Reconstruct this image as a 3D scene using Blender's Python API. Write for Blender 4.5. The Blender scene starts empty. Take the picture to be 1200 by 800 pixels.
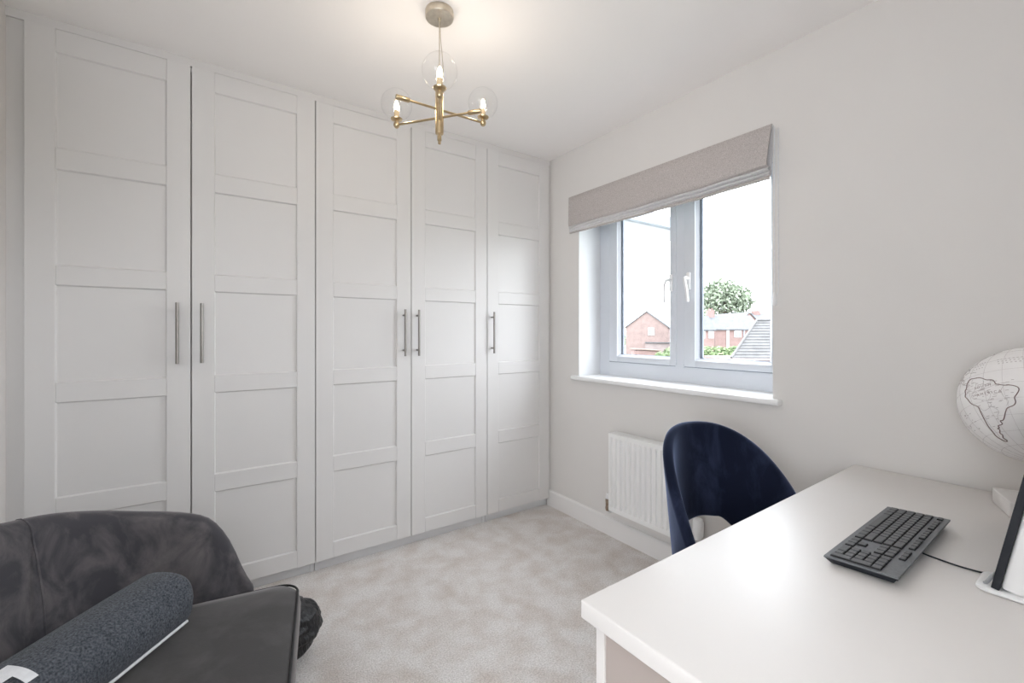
import bpy, bmesh, math, random
from mathutils import Vector, Matrix, noise

SC = bpy.context.scene
COL = SC.collection
R = math.radians
PI = math.pi

# ------------------------------------------------------------------ camera
YAW = -34.9507
cam_d = bpy.data.cameras.new('camera')
cam = bpy.data.objects.new('camera', cam_d)
COL.objects.link(cam)
cam.location = (0, 0, 1.2)
cam.rotation_euler = (R(90), 0, R(YAW))
cam_d.sensor_width = 36
cam_d.lens = 36 * 520 / 1200
cam_d.shift_y = -11.6 / 1200
cam_d.clip_start = 0.02
cam_d.clip_end = 600
SC.camera = cam

# ------------------------------------------------------------------ world: flat bright overcast sky
SKY = 4.0
w = bpy.data.worlds.new('overcast_sky')
SC.world = w
w.use_nodes = True
nt = w.node_tree
nt.nodes.clear()
wo = nt.nodes.new('ShaderNodeOutputWorld')
bg = nt.nodes.new('ShaderNodeBackground')
tc = nt.nodes.new('ShaderNodeTexCoord')
nz = nt.nodes.new('ShaderNodeTexNoise')
nz.inputs['Scale'].default_value = 2.0
nz.inputs['Detail'].default_value = 4
rp = nt.nodes.new('ShaderNodeValToRGB')
rp.color_ramp.elements[0].color = (0.86, 0.92, 1.0, 1)
rp.color_ramp.elements[1].color = (.93, .965, 1.0, 1)
nt.links.new(tc.outputs['Generated'], nz.inputs['Vector'])
nt.links.new(nz.outputs['Fac'], rp.inputs['Fac'])
nt.links.new(rp.outputs['Color'], bg.inputs['Color'])
bg.inputs['Strength'].default_value = SKY
nt.links.new(bg.outputs[0], wo.inputs[0])

# window portal: only tells the sampler where the daylight comes in
pl = bpy.data.lights.new('daylight_portal', 'AREA')
pl.shape = 'RECTANGLE'
pl.size = 1.1
pl.size_y = 1.17
pl.cycles.is_portal = True
po = bpy.data.objects.new('daylight_portal', pl)
COL.objects.link(po)
po.location = (2.3, 1.495, 1.495)
po.rotation_euler = (0, R(90), 0)

# portal for the unseen landing window, which is added as daylight fill
pl2 = bpy.data.lights.new('landing_fill_portal', 'AREA')
pl2.shape = 'RECTANGLE'
pl2.size = 1.10
pl2.size_y = 1.15
pl2.cycles.is_portal = True
po2 = bpy.data.objects.new('landing_fill_portal', pl2)
COL.objects.link(po2)
po2.location = (-1.77, -.625, 1.40)
po2.rotation_euler = (0, R(-90), 0)

# portal for an unseen window added behind the camera as fill
pl3 = bpy.data.lights.new('rear_fill_portal', 'AREA')
pl3.shape = 'RECTANGLE'
pl3.size = .54
pl3.size_y = .75
pl3.cycles.is_portal = True
po3 = bpy.data.objects.new('rear_fill_portal', pl3)
COL.objects.link(po3)
po3.location = (-.10, -.69, 1.575)
po3.rotation_euler = (R(90), 0, 0)

SC.view_settings.view_transform = 'Standard'
SC.view_settings.look = 'None'
SC.view_settings.gamma = 1
SC.view_settings.use_curve_mapping = False
SC.view_settings.exposure = 1.67
SC.cycles.max_bounces = 14
SC.cycles.diffuse_bounces = 10
SC.cycles.transparent_max_bounces = 16
SC.cycles.caustics_reflective = False
SC.cycles.caustics_refractive = False
SC.cycles.sample_clamp_indirect = 6

# ------------------------------------------------------------------ materials
def principled(name, color, rough=0.6, metal=0.0, spec=0.5):
    m = bpy.data.materials.new(name)
    m.use_nodes = True
    b = m.node_tree.nodes['Principled BSDF']
    b.inputs['Base Color'].default_value = (*color, 1)
    b.inputs['Roughness'].default_value = rough
    b.inputs['Metallic'].default_value = metal
    b.inputs['Specular IOR Level'].default_value = spec
    return m, m.node_tree, b

def noisy(name, c1, c2, rough=0.6, scale=8.0, detail=4, bump=0.0, bscale=60.0, metal=0.0, spec=0.5,
          sheen=0.0, lo=0.35, hi=0.65, dist=0.002, stretch=None, distort=0.0, coat=0.0):
    """two-tone procedural material with optional fine bump"""
    m, t, b = principled(name, c1, rough, metal, spec)
    n = t.nodes
    co = n.new('ShaderNodeTexCoord')
    mp = n.new('ShaderNodeMapping')
    if stretch:
        mp.inputs['Scale'].default_value = stretch
    t.links.new(co.outputs['Object'], mp.inputs['Vector'])
    x = n.new('ShaderNodeTexNoise')
    x.inputs['Scale'].default_value = scale
    x.inputs['Detail'].default_value = detail
    x.inputs['Distortion'].default_value = distort
    t.links.new(mp.outputs[0], x.inputs['Vector'])
    r = n.new('ShaderNodeValToRGB')
    r.color_ramp.elements[0].position = lo
    r.color_ramp.elements[1].position = hi
    r.color_ramp.elements[0].color = (*c1, 1)
    r.color_ramp.elements[1].color = (*c2, 1)
    t.links.new(x.outputs['Fac'], r.inputs['Fac'])
    t.links.new(r.outputs['Color'], b.inputs['Base Color'])
    if bump:
        y = n.new('ShaderNodeTexNoise')
        y.inputs['Scale'].default_value = bscale
        y.inputs['Detail'].default_value = 3
        t.links.new(mp.outputs[0], y.inputs['Vector'])
        bp = n.new('ShaderNodeBump')
        bp.inputs['Strength'].default_value = bump
        bp.inputs['Distance'].default_value = dist
        t.links.new(y.outputs['Fac'], bp.inputs['Height'])
        t.links.new(bp.outputs[0], b.inputs['Normal'])
    if sheen:
        b.inputs['Sheen Weight'].default_value = sheen
        b.inputs['Sheen Roughness'].default_value = 0.35
    if coat:
        b.inputs['Coat Weight'].default_value = coat
    return m

M = {}
M['wall'] = noisy('wall_paint', (.71, .69, .67), (.72, .70, .68), .75, 3, bump=.08, bscale=250, spec=.3)
M['ceiling'] = noisy('ceiling_paint', (.93, .91, .90), (.935, .915, .905), .8, 3, bump=.05, bscale=200, spec=.2)
M['reveal'] = noisy('white_paint', (.72, .73, .745), (.74, .75, .765), .6, 3, spec=.3)
M['skirting'] = noisy('skirting_gloss', (.80, .785, .775), (.82, .805, .795), .4, 3, spec=.4)
M['wardrobe'] = noisy('wardrobe_foil', (.70, .688, .68), (.71, .698, .69), .45, 2.5, bump=.03, bscale=180, spec=.4)
M['plinth'] = noisy('plinth_foil', (.66, .665, .675), (.69, .695, .70), .45, 4, spec=.4)
M['upvc'] = noisy('white_upvc', (.62, .645, .69), (.64, .665, .71), .35, 3, spec=.5)
M['gasket'] = noisy('gasket_shadow_gap', (.20, .23, .28), (.24, .27, .32), .6, 20)  # glazing gasket, also the painted shadow gap round each sash
M['sill'] = noisy('sill_gloss', (.86, .86, .86), (.88, .88, .88), .3, 3, spec=.5)
M['radiator'] = noisy('radiator_enamel', (.84, .84, .83), (.86, .86, .85), .35, 4, spec=.5)
M['desk'] = noisy('desk_laminate', (.76, .735, .715), (.775, .75, .73), .40, 3, bump=.05, bscale=300, spec=.5)
M['desk_inner'] = noisy('desk_taupe_laminate', (.42, .365, .335), (.45, .39, .36), .5, 5, spec=.4)
M['steel'] = noisy('brushed_steel', (.24, .22, .20), (.30, .28, .26), .34, 60, metal=1, stretch=(1, 1, .05))
M['brass'] = noisy('satin_brass', (.50, .385, .23), (.58, .45, .28), .28, 40, metal=1)
M['nickel'] = noisy('brushed_nickel', (.52, .46, .38), (.62, .56, .47), .3, 50, metal=1)
M['chrome'] = noisy('chrome', (.62, .62, .62), (.68, .68, .68), .15, 20, metal=1)
M['old_brass'] = noisy('tarnished_brass', (.30, .22, .17), (.45, .36, .28), .35, 60, metal=1)
M['candle'] = noisy('candle_sleeve', (.72, .55, .33), (.78, .60, .38), .4, 30)
M['linen'] = noisy('blind_linen', (.40, .365, .35), (.58, .54, .525), .9, 260, bump=.5, bscale=420, spec=.1, sheen=.1, dist=.001)
M['lining_lit_folds'] = noisy('blind_lining_lit_folds', (.60, .59, .60), (.68, .67, .68), .9, 200, bump=.08, bscale=300, spec=.1)  # lining, and folds painted paler for light caught on their edges
M['white_plastic'] = noisy('white_plastic', (.80, .80, .80), (.83, .83, .83), .3, 6, spec=.5)
M['grey_plastic'] = noisy('grey_plastic', (.30, .31, .32), (.36, .37, .38), .4, 20)
M['black_plastic'] = noisy('black_plastic', (.012, .014, .019), (.018, .021, .028), .45, 30, spec=.3)
M['kb_deck'] = noisy('keyboard_deck', (.12, .127, .138), (.15, .158, .17), .42, 200, bump=.25, bscale=900, dist=.0004)
M['key'] = noisy('keycap', (.075, .079, .086), (.10, .104, .112), .40, 300, bump=.2, bscale=1200, dist=.0003)
M['key_side'] = noisy('key_well', (.004, .004, .005), (.006, .006, .007), .6, 100)
M['felt'] = noisy('charcoal_felt', (.030, .034, .042), (.16, .175, .20), .95, 230, detail=6, bump=.9, bscale=380, spec=.1, sheen=.15, lo=.3, hi=.85, dist=.003)
M['white_cloth'] = noisy('white_cotton', (.68, .69, .71), (.76, .77, .79), .9, 90, bump=.3, bscale=400, spec=.1)
M['black_fur'] = noisy('black_tan_fur', (.003, .003, .005), (.13, .085, .06), .45, 6, detail=6, bump=1, bscale=60, sheen=.04, lo=.58, hi=.74, dist=.01, stretch=(1, 1, .25), distort=1.5)
M['globe_paper'] = noisy('globe_print', (.86, .84, .83), (.91, .895, .885), .42, 14, detail=6, spec=.5, lo=.3, hi=.7)
M['globe_ink'] = noisy('brown_ink', (.20, .135, .13), (.27, .19, .18), .6, 60)
M['globe_faint'] = noisy('faint_ink', (.50, .46, .455), (.58, .54, .53), .6, 60)
M['marble'] = noisy('white_stone', (.72, .70, .69), (.80, .78, .77), .4, 14, detail=8)
M['legs'] = noisy('black_leg_metal', (.02, .02, .02), (.03, .03, .03), .35, 20, metal=.6)
M['glass_dark'] = noisy('screen_glass', (.01, .012, .015), (.014, .016, .02), .08, 5, spec=.6)
M['grass'] = noisy('lawn', (.09, .10, .075), (.11, .12, .09), .9, .5, detail=6)
M['brick'] = noisy('red_brick', (.135, .098, .090), (.165, .12, .11), .9, 1.2, detail=6)
M['brick_b'] = noisy('red_brick_terrace', (.135, .088, .080), (.165, .108, .10), .9, 1.6, detail=6)
M['slate'] = noisy('grey_tiles', (.050, .052, .056), (.066, .068, .073), .8, 1.5, detail=5)
M['pantile'] = noisy('weathered_tiles', (.060, .058, .059), (.080, .078, .079), .85, 3, detail=6)
M['house_white'] = noisy('white_joinery', (.3, .3, .3), (.35, .35, .35), .5, 3)
M['house_glass'] = noisy('far_glass', (.10, .12, .15), (.14, .16, .20), .2, 3)
M['foliage'] = noisy('tree_leaves', (.12, .15, .10), (.20, .23, .17), .8, .9, detail=5)
M['foliage_b'] = noisy('shrub_leaves', (.10, .145, .07), (.16, .21, .10), .8, 1.2, detail=5)
M['bark'] = noisy('bark', (.08, .06, .045), (.12, .09, .07), .9, 5)
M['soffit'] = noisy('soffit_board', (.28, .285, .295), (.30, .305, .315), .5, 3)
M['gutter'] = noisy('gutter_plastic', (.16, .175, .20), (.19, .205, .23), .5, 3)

def velvet(name, dark, light, sc=5.0, sheen=.5, tint=(.6, .6, .7), lo=.45, hi=.75, stretch=(1, 1, 1)):
    m, t, b = principled(name, dark, 1.0, 0, .06)
    n = t.nodes
    co = n.new('ShaderNodeTexCoord')
    mp = n.new('ShaderNodeMapping')
    mp.inputs['Scale'].default_value = stretch
    t.links.new(co.outputs['Object'], mp.inputs['Vector'])
    x = n.new('ShaderNodeTexNoise')
    x.inputs['Scale'].default_value = sc
    x.inputs['Detail'].default_value = 7
    x.inputs['Roughness'].default_value = .6
    x.inputs['Distortion'].default_value = .45
    t.links.new(mp.outputs[0], x.inputs['Vector'])
    r = n.new('ShaderNodeValToRGB')
    r.color_ramp.elements[0].position = lo
    r.color_ramp.elements[1].position = hi
    r.color_ramp.elements[0].color = (*dark, 1)
    r.color_ramp.elements[1].color = (*light, 1)
    t.links.new(x.outputs['Fac'], r.inputs['Fac'])
    t.links.new(r.outputs['Color'], b.inputs['Base Color'])
    b.inputs['Sheen Weight'].default_value = sheen
    b.inputs['Sheen Roughness'].default_value = .4
    b.inputs['Sheen Tint'].default_value = (*tint, 1)
    y = n.new('ShaderNodeTexNoise')
    y.inputs['Scale'].default_value = 320
    t.links.new(mp.outputs[0], y.inputs['Vector'])
    bp = n.new('ShaderNodeBump')
    bp.inputs['Strength'].default_value = .25
    bp.inputs['Distance'].default_value = .001
    t.links.new(y.outputs['Fac'], bp.inputs['Height'])
    t.links.new(bp.outputs[0], b.inputs['Normal'])
    return m
M['velvet_grey'] = velvet('charcoal_velvet', (.062, .060, .067), (.21, .19, .19), 10, .5, (.75, .7, .7), lo=.45, hi=.85, stretch=(1, 1.6, .8))
M['velvet_seat'] = velvet('charcoal_velvet_seat', (.055, .054, .054), (.085, .083, .083), 8, .45, (.75, .7, .7))
M['velvet_navy'] = velvet('navy_velvet', (.009, .012, .026), (.040, .052, .10), 9, .6, (.45, .55, .85), lo=.48, hi=.78, stretch=(1, 1, .5))
M['piping_light'] = noisy('grey_piping', (.12, .115, .11), (.16, .15, .145), .8, 60)

def carpet_mat():
    m, t, b = principled('cut_pile_carpet', (.5, .45, .42), .95, 0, .1)
    n = t.nodes
    co = n.new('ShaderNodeTexCoord')
    def nse(scale, det, dist=0.0):
        x = n.new('ShaderNodeTexNoise')
        x.inputs['Scale'].default_value = scale
        x.inputs['Detail'].default_value = det
        x.inputs['Distortion'].default_value = dist
        t.links.new(co.outputs['Object'], x.inputs['Vector'])
        return x
    a = nse(9, 12, .2)
    r = n.new('ShaderNodeValToRGB')
    r.color_ramp.elements[0].position = .30
    r.color_ramp.elements[1].position = .62
    r.color_ramp.elements[0].color = (.72, .65, .60, 1)
    r.color_ramp.elements[1].color = (.88, .85, .83, 1)
    t.links.new(a.outputs['Fac'], r.inputs['Fac'])
    f = nse(170, 3)
    r2 = n.new('ShaderNodeValToRGB')
    r2.color_ramp.elements[0].position = .3
    r2.color_ramp.elements[1].position = .65
    r2.color_ramp.elements[0].color = (.60, .58, .56, 1)
    r2.color_ramp.elements[1].color = (1, 1, 1, 1)
    t.links.new(f.outputs['Fac'], r2.inputs['Fac'])
    mx = n.new('ShaderNodeMixRGB')
    mx.blend_type = 'MULTIPLY'
    mx.inputs[0].default_value = .8
    t.links.new(r.outputs[0], mx.inputs[1])
    t.links.new(r2.outputs[0], mx.inputs[2])
    t.links.new(mx.outputs[0], b.inputs['Base Color'])
    bp = n.new('ShaderNodeBump')
    bp.inputs['Strength'].default_value = .9
    bp.inputs['Distance'].default_value = .006
    g = nse(220, 4)
    t.links.new(g.outputs['Fac'], bp.inputs['Height'])
    t.links.new(bp.outputs[0], b.inputs['Normal'])
    b.inputs['Sheen Weight'].default_value = .3
    return m
M['carpet'] = carpet_mat()

def thin_glass(name, tint=(1, 1, 1), refl=1.45, rough=0.0):
    m = bpy.data.materials.new(name)
    m.use_nodes = True
    t = m.node_tree
    n = t.nodes
    n.clear()
    o = n.new('ShaderNodeOutputMaterial')
    tr = n.new('ShaderNodeBsdfTransparent')
    tr.inputs['Color'].default_value = (*tint, 1)
    gl = n.new('ShaderNodeBsdfGlossy')
    gl.inputs['Roughness'].default_value = rough
    lw = n.new('ShaderNodeLayerWeight')      # Schlick: same on both faces of a thin sheet
    lw.inputs['Blend'].default_value = .5
    pw = n.new('ShaderNodeMath'); pw.operation = 'POWER'; pw.inputs[1].default_value = 4.5
    t.links.new(lw.outputs['Facing'], pw.inputs[0])
    fr = n.new('ShaderNodeMath'); fr.operation = 'MULTIPLY_ADD'
    f0 = ((refl - 1) / (refl + 1)) ** 2
    fr.inputs[1].default_value = .5 - f0
    fr.inputs[2].default_value = f0
    t.links.new(pw.outputs[0], fr.inputs[0])
    mx = n.new('ShaderNodeMixShader')
    t.links.new(fr.outputs[0], mx.inputs[0])
    t.links.new(tr.outputs[0], mx.inputs[1])
    t.links.new(gl.outputs[0], mx.inputs[2])
    t.links.new(mx.outputs[0], o.inputs[0])
    return m
M['pane'] = thin_glass('window_glass', (.97, .98, .98), 1.3)
M['bulb_glass'] = thin_glass('clear_globe_glass', (1, 1, 1), 1.5, .02)

def emit(name, col, s):
    m = bpy.data.materials.new(name)
    m.use_nodes = True
    t = m.node_tree
    t.nodes.clear()
    o = t.nodes.new('ShaderNodeOutputMaterial')
    e = t.nodes.new('ShaderNodeEmission')
    e.inputs[0].default_value = (*col, 1)
    e.inputs[1].default_value = s
    t.links.new(e.outputs[0], o.inputs[0])
    return m
M['filament'] = emit('lit_bulb', (1.0, .80, .55), 22)

# ------------------------------------------------------------------ helpers
def link(o, parent=None, **props):
    COL.objects.link(o)
    if parent is not None:
        o.parent = parent
    for k, v in props.items():
        o[k] = v
    return o

def empty(name, loc=(0, 0, 0), rz=0, label=None, category=None, group=None, kind=None):
    o = bpy.data.objects.new(name, None)
    o.empty_display_size = .05
    o.location = loc
    o.rotation_euler = (0, 0, rz)
    COL.objects.link(o)
    if label: o['label'] = label
    if category: o['category'] = category
    if group: o['group'] = group
    if kind: o['kind'] = kind
    return o

def obj(name, bm, mats, parent=None, smooth=None, loc=None, rot=None, **props):
    """finish a bmesh as ONE object; smooth = angle in degrees under which edges are smooth"""
    bmesh.ops.recalc_face_normals(bm, faces=bm.faces)
    me = bpy.data.meshes.new(name)
    bm.to_mesh(me)
    bm.free()
    if not isinstance(mats, (list, tuple)):
        mats = [mats]
    for k in mats:
        me.materials.append(M[k] if isinstance(k, str) else k)
    if smooth is not None:
        me.polygons.foreach_set('use_smooth', [True] * len(me.polygons))
        me.set_sharp_from_angle(angle=R(smooth))
    o = bpy.data.objects.new(name, me)
    if loc is not None: o.location = loc
    if rot is not None: o.rotation_euler = rot
    return link(o, parent, **props)

def box(bm, x0, x1, y0, y1, z0, z1, bev=0.0, seg=2, mat=0, mtx=None):
    vs = [bm.verts.new((x, y, z)) for x in (x0, x1) for y in (y0, y1) for z in (z0, z1)]
    idx = [(0, 1, 3, 2), (4, 6, 7, 5), (0, 4, 5, 1), (2, 3, 7, 6), (0, 2, 6, 4), (1, 5, 7, 3)]
    fs = [bm.faces.new([vs[i] for i in f]) for f in idx]
    for f in fs: f.material_index = mat
    bmesh.ops.recalc_face_normals(bm, faces=fs)
    if bev > 0:
        es = list({e for f in fs for e in f.edges})
        r = bmesh.ops.bevel(bm, geom=es, offset=bev, segments=seg, profile=.5, affect='EDGES', clamp_overlap=True)
        allv = {v for f in r['faces'] for v in f.verts} | {v for v in vs if v.is_valid}
        for f in r['faces']: f.material_index = mat
        vs = list(allv)
    if mtx is not None:
        bmesh.ops.transform(bm, matrix=mtx, verts=[v for v in vs if v.is_valid])
    return vs

def tube(bm, pts, rad, seg=10, cap=True, mat=0, closed=False):
    """swept tube along pts; rad scalar or list"""
    pts = [Vector(p) for p in pts]
    n = len(pts)
    rad = rad if isinstance(rad, (list, tuple)) else [rad] * n
    rings = []
    up = None
    for i, p in enumerate(pts):
        if closed:
            d = (pts[(i + 1) % n] - pts[i - 1]).normalized()
        else:
            d = (pts[min(i + 1, n - 1)] - pts[max(i - 1, 0)]).normalized()
        if up is None:
            up = Vector((0, 0, 1)) if abs(d.z) < .9 else Vector((1, 0, 0))
        a = d.cross(up)
        if a.length < 1e-5:
            a = d.cross(Vector((1, .3, .2)))
        a.normalize()
        b = a.cross(d).normalized()
        up = b
        rings.append([bm.verts.new(p + rad[i] * (math.cos(2 * PI * k / seg) * a + math.sin(2 * PI * k / seg) * b)) for k in range(seg)])
    m = n if closed else n - 1
    for i in range(m):
        A, B = rings[i], rings[(i + 1) % n]
        for k in range(seg):
            f = bm.faces.new((A[k], A[(k + 1) % seg], B[(k + 1) % seg], B[k]))
            f.material_index = mat
    if cap and not closed:
        f = bm.faces.new(rings[0]); f.material_index = mat
        f = bm.faces.new(rings[-1]); f.material_index = mat

def lathe(bm, prof, seg=32, center=(0, 0, 0), mat=0):
    """prof: list of (r, z); revolve round z"""
    c = Vector(center)
    rings = []
    for r, z in prof:
        if r < 1e-6:
            rings.append([bm.verts.new(c + Vector((0, 0, z)))])
        else:
            rings.append([bm.verts.new(c + Vector((r * math.cos(2 * PI * k / seg), r * math.sin(2 * PI * k / seg), z))) for k in range(seg)])
    for A, B in zip(rings, rings[1:]):
        for k in range(seg):
            q = (k + 1) % seg
            if len(A) == 1 and len(B) == 1: continue
            if len(A) == 1: f = bm.faces.new((A[0], B[q], B[k]))
            elif len(B) == 1: f = bm.faces.new((A[k], A[q], B[0]))
            else: f = bm.faces.new((A[k], A[q], B[q], B[k]))
            f.material_index = mat

def ringloft(bm, rings, closed_ring=True, cap=True, mat=0):
    V = [[bm.verts.new(p) for p in r] for r in rings]
    for A, B in zip(V, V[1:]):
        n = len(A)
        for k in range(n if closed_ring else n - 1):
            q = (k + 1) % n
            f = bm.faces.new((A[k], A[q], B[q], B[k]))
            f.material_index = mat
    if cap:
        for r in (V[0], V[-1]):
            f = bm.faces.new(r); f.material_index = mat
    return V

def catmull(pts, n=8, closed=False):
    pts = [Vector(p) for p in pts]
    out = []
    m = len(pts)
    rng = range(m) if closed else range(m - 1)
    for i in rng:
        p0 = pts[(i - 1) % m] if closed else pts[max(i - 1, 0)]
        p1 = pts[i]
        p2 = pts[(i + 1) % m]
        p3 = pts[(i + 2) % m] if closed else pts[min(i + 2, m - 1)]
        for k in range(n):
            t = k / n
            out.append(.5 * ((2 * p1) + (-p0 + p2) * t + (2 * p0 - 5 * p1 + 4 * p2 - p3) * t * t + (-p0 + 3 * p1 - 3 * p2 + p3) * t ** 3))
    if not closed: out.append(pts[-1])
    return out

def lerp(a, b, t): return a + (b - a) * t
def interp(x, xs, ys):
    if x <= xs[0]: return ys[0]
    for i in range(1, len(xs)):
        if x <= xs[i]:
            t = (x - xs[i - 1]) / (xs[i] - xs[i - 1])
            return lerp(ys[i - 1], ys[i], t)
    return ys[-1]
def sinterp(x, xs, ys):
    if x <= xs[0]: return ys[0]
    for i in range(1, len(xs)):
        if x <= xs[i]:
            t = (x - xs[i - 1]) / (xs[i] - xs[i - 1])
            t = t * t * (3 - 2 * t)
            return lerp(ys[i - 1], ys[i], t)
    return ys[-1]

# ------------------------------------------------------------------ room shell
XL, XR = -.585, 1.98
YN, YS = 2.98, -.55
HC = 2.383
WY0, WY1 = .907, 2.083
WZ0, WZ1 = .915, 2.04

bm = bmesh.new(); box(bm, XL - .12, XR + .3, YS - .12, YN + .12, -.15, 0)
obj('floor', bm, 'carpet', kind='structure')
bm = bmesh.new(); box(bm, XL - .12, XR + .3, YS - .12, YN + .12, HC, HC + .15)
obj('ceiling', bm, 'ceiling', kind='structure')
bm = bmesh.new()
XO = XR + .30
box(bm, XR, XO, YS - .12, WY0, 0, HC)
box(bm, XR, XO, WY1, YN + .12, 0, HC)
box(bm, XR, XO, WY0, WY1, 0, WZ0 - .02)
box(bm, XR, XO, WY0, WY1, WZ1, HC)
bmesh.ops.remove_doubles(bm, verts=bm.verts, dist=1e-5)
for f in bm.faces:
    c = f.calc_center_median()
    if XR + .01 < c.x < XO - .01 and WY0 - .001 <= c.y <= WY1 + .001 and WZ0 - .03 < c.z < WZ1 + .01:
        f.material_index = 1
obj('wall_right', bm, ['wall', 'reveal'], kind='structure')
DY0, DY1, DZT = -.44, .62, 2.08      # unseen doorway added beside the camera to let fill daylight in
bm = bmesh.new()
box(bm, XL - .12, XL, YS - .12, DY0, 0, HC)
box(bm, XL - .12, XL, DY1, YN + .12, 0, HC)
box(bm, XL - .12, XL, DY0, DY1, DZT, HC)
obj('wall_left', bm, 'wall', kind='structure')
bm = bmesh.new(); box(bm, XL, XR, YN, YN + .12, 0, HC)
obj('wall_back', bm, 'wall', kind='structure')
# wall behind the camera, with a small unseen window added for fill light
WX0, WX1, WQ0, WQ1 = -.42, .22, 1.15, 2.0
bm = bmesh.new()
box(bm, XL, WX0, YS - .12, YS, 0, HC)
box(bm, WX1, XR, YS - .12, YS, 0, HC)
box(bm, WX0, WX1, YS - .12, YS, 0, WQ0)
box(bm, WX0, WX1, YS - .12, YS, WQ1, HC)
obj('wall_front', bm, 'wall', kind='structure')
bm = bmesh.new()
for a_, b_, c_, d_ in ((WX0, WX0 + .05, WQ0, WQ1), (WX1 - .05, WX1, WQ0, WQ1), (WX0 + .05, WX1 - .05, WQ0, WQ0 + .05), (WX0 + .05, WX1 - .05, WQ1 - .05, WQ1)):
    box(bm, a_, b_, YS - .10, YS - .04, c_, d_, .003, 1)
w2 = obj('fill_window', bm, 'upvc', kind='structure')
bm = bmesh.new()
bm.faces.new([bm.verts.new(p) for p in ((WX0 + .05, YS - .07, WQ0 + .05), (WX1 - .05, YS - .07, WQ0 + .05), (WX1 - .05, YS - .07, WQ1 - .05), (WX0 + .05, YS - .07, WQ1 - .05))])
obj('pane', bm, 'pane', w2)
# lining of the added doorway; unseen landing and window built for fill daylight
bm = bmesh.new()
box(bm, XL - .13, XL + .016, DY0 - .06, DY0 + .012, 0, DZT, .003, 1)
box(bm, XL - .13, XL + .016, DY1 - .012, DY1 + .06, 0, DZT, .003, 1)
box(bm, XL - .13, XL + .016, DY0 - .06, DY1 + .06, DZT - .012, DZT + .06, .003, 1)
obj('trim_5', bm, 'skirting', kind='structure')
LXF, LY0, LY1 = -1.75, -1.35, 1.3
bm = bmesh.new()
box(bm, LXF - .12, XL - .12, LY0, LY1, -.15, 0)
obj('floor_fill_landing', bm, 'carpet', kind='structure')
bm = bmesh.new()
box(bm, LXF - .12, XL - .12, LY0, LY1, HC, HC + .15)
obj('ceiling_fill_landing', bm, 'ceiling', kind='structure')
bm = bmesh.new()
box(bm, LXF - .12, XL - .12, LY0 - .12, LY0, -.15, HC)
box(bm, LXF - .12, XL - .12, LY1, LY1 + .12, -.15, HC)
box(bm, LXF - .12, LXF, LY0, -1.20, 0, HC)
box(bm, LXF - .12, LXF, -.05, LY1, 0, HC)
box(bm, LXF - .12, LXF, -1.20, -.05, 0, .85)
box(bm, LXF - .12, LXF, -1.20, -.05, 1.95, HC)
obj('wall_fill_landing', bm, 'wall', kind='structure')

# skirting: board with a rounded top edge
def skirting(name, x, y0, y1):
    bm = bmesh.new()
    prof = [(0, 0), (-.016, 0), (-.016, .092), (-.0145, .099), (-.010, .104), (-.005, .1055), (0, .106)]
    ringloft(bm, [[(x + px, y, pz) for px, pz in prof] for y in (y0, y1)])
    obj(name, bm, 'skirting', kind='structure')
skirting('baseboard_right', XR, YS, 2.386)
bm = bmesh.new()
box(bm, XL, XR - .016, YS, YS + .016, 0, .106, .004)
obj('baseboard_front', bm, 'skirting', kind='structure')

# filler strips round the wardrobe run
bm = bmesh.new(); box(bm, XL, XR, 2.372, 2.392, 2.349, HC, .001, 1)
obj('trim_1', bm, 'wardrobe', kind='structure')
bm = bmesh.new(); box(bm, XL, -.522, 2.3806, 2.3845, 0, 2.349)
obj('trim_2', bm, 'wardrobe', kind='structure')
bm = bmesh.new(); box(bm, 1.965, XR, 2.376, 2.394, .106, 2.349, .001, 1)
obj('trim_3', bm, 'wardrobe', kind='structure')

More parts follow.
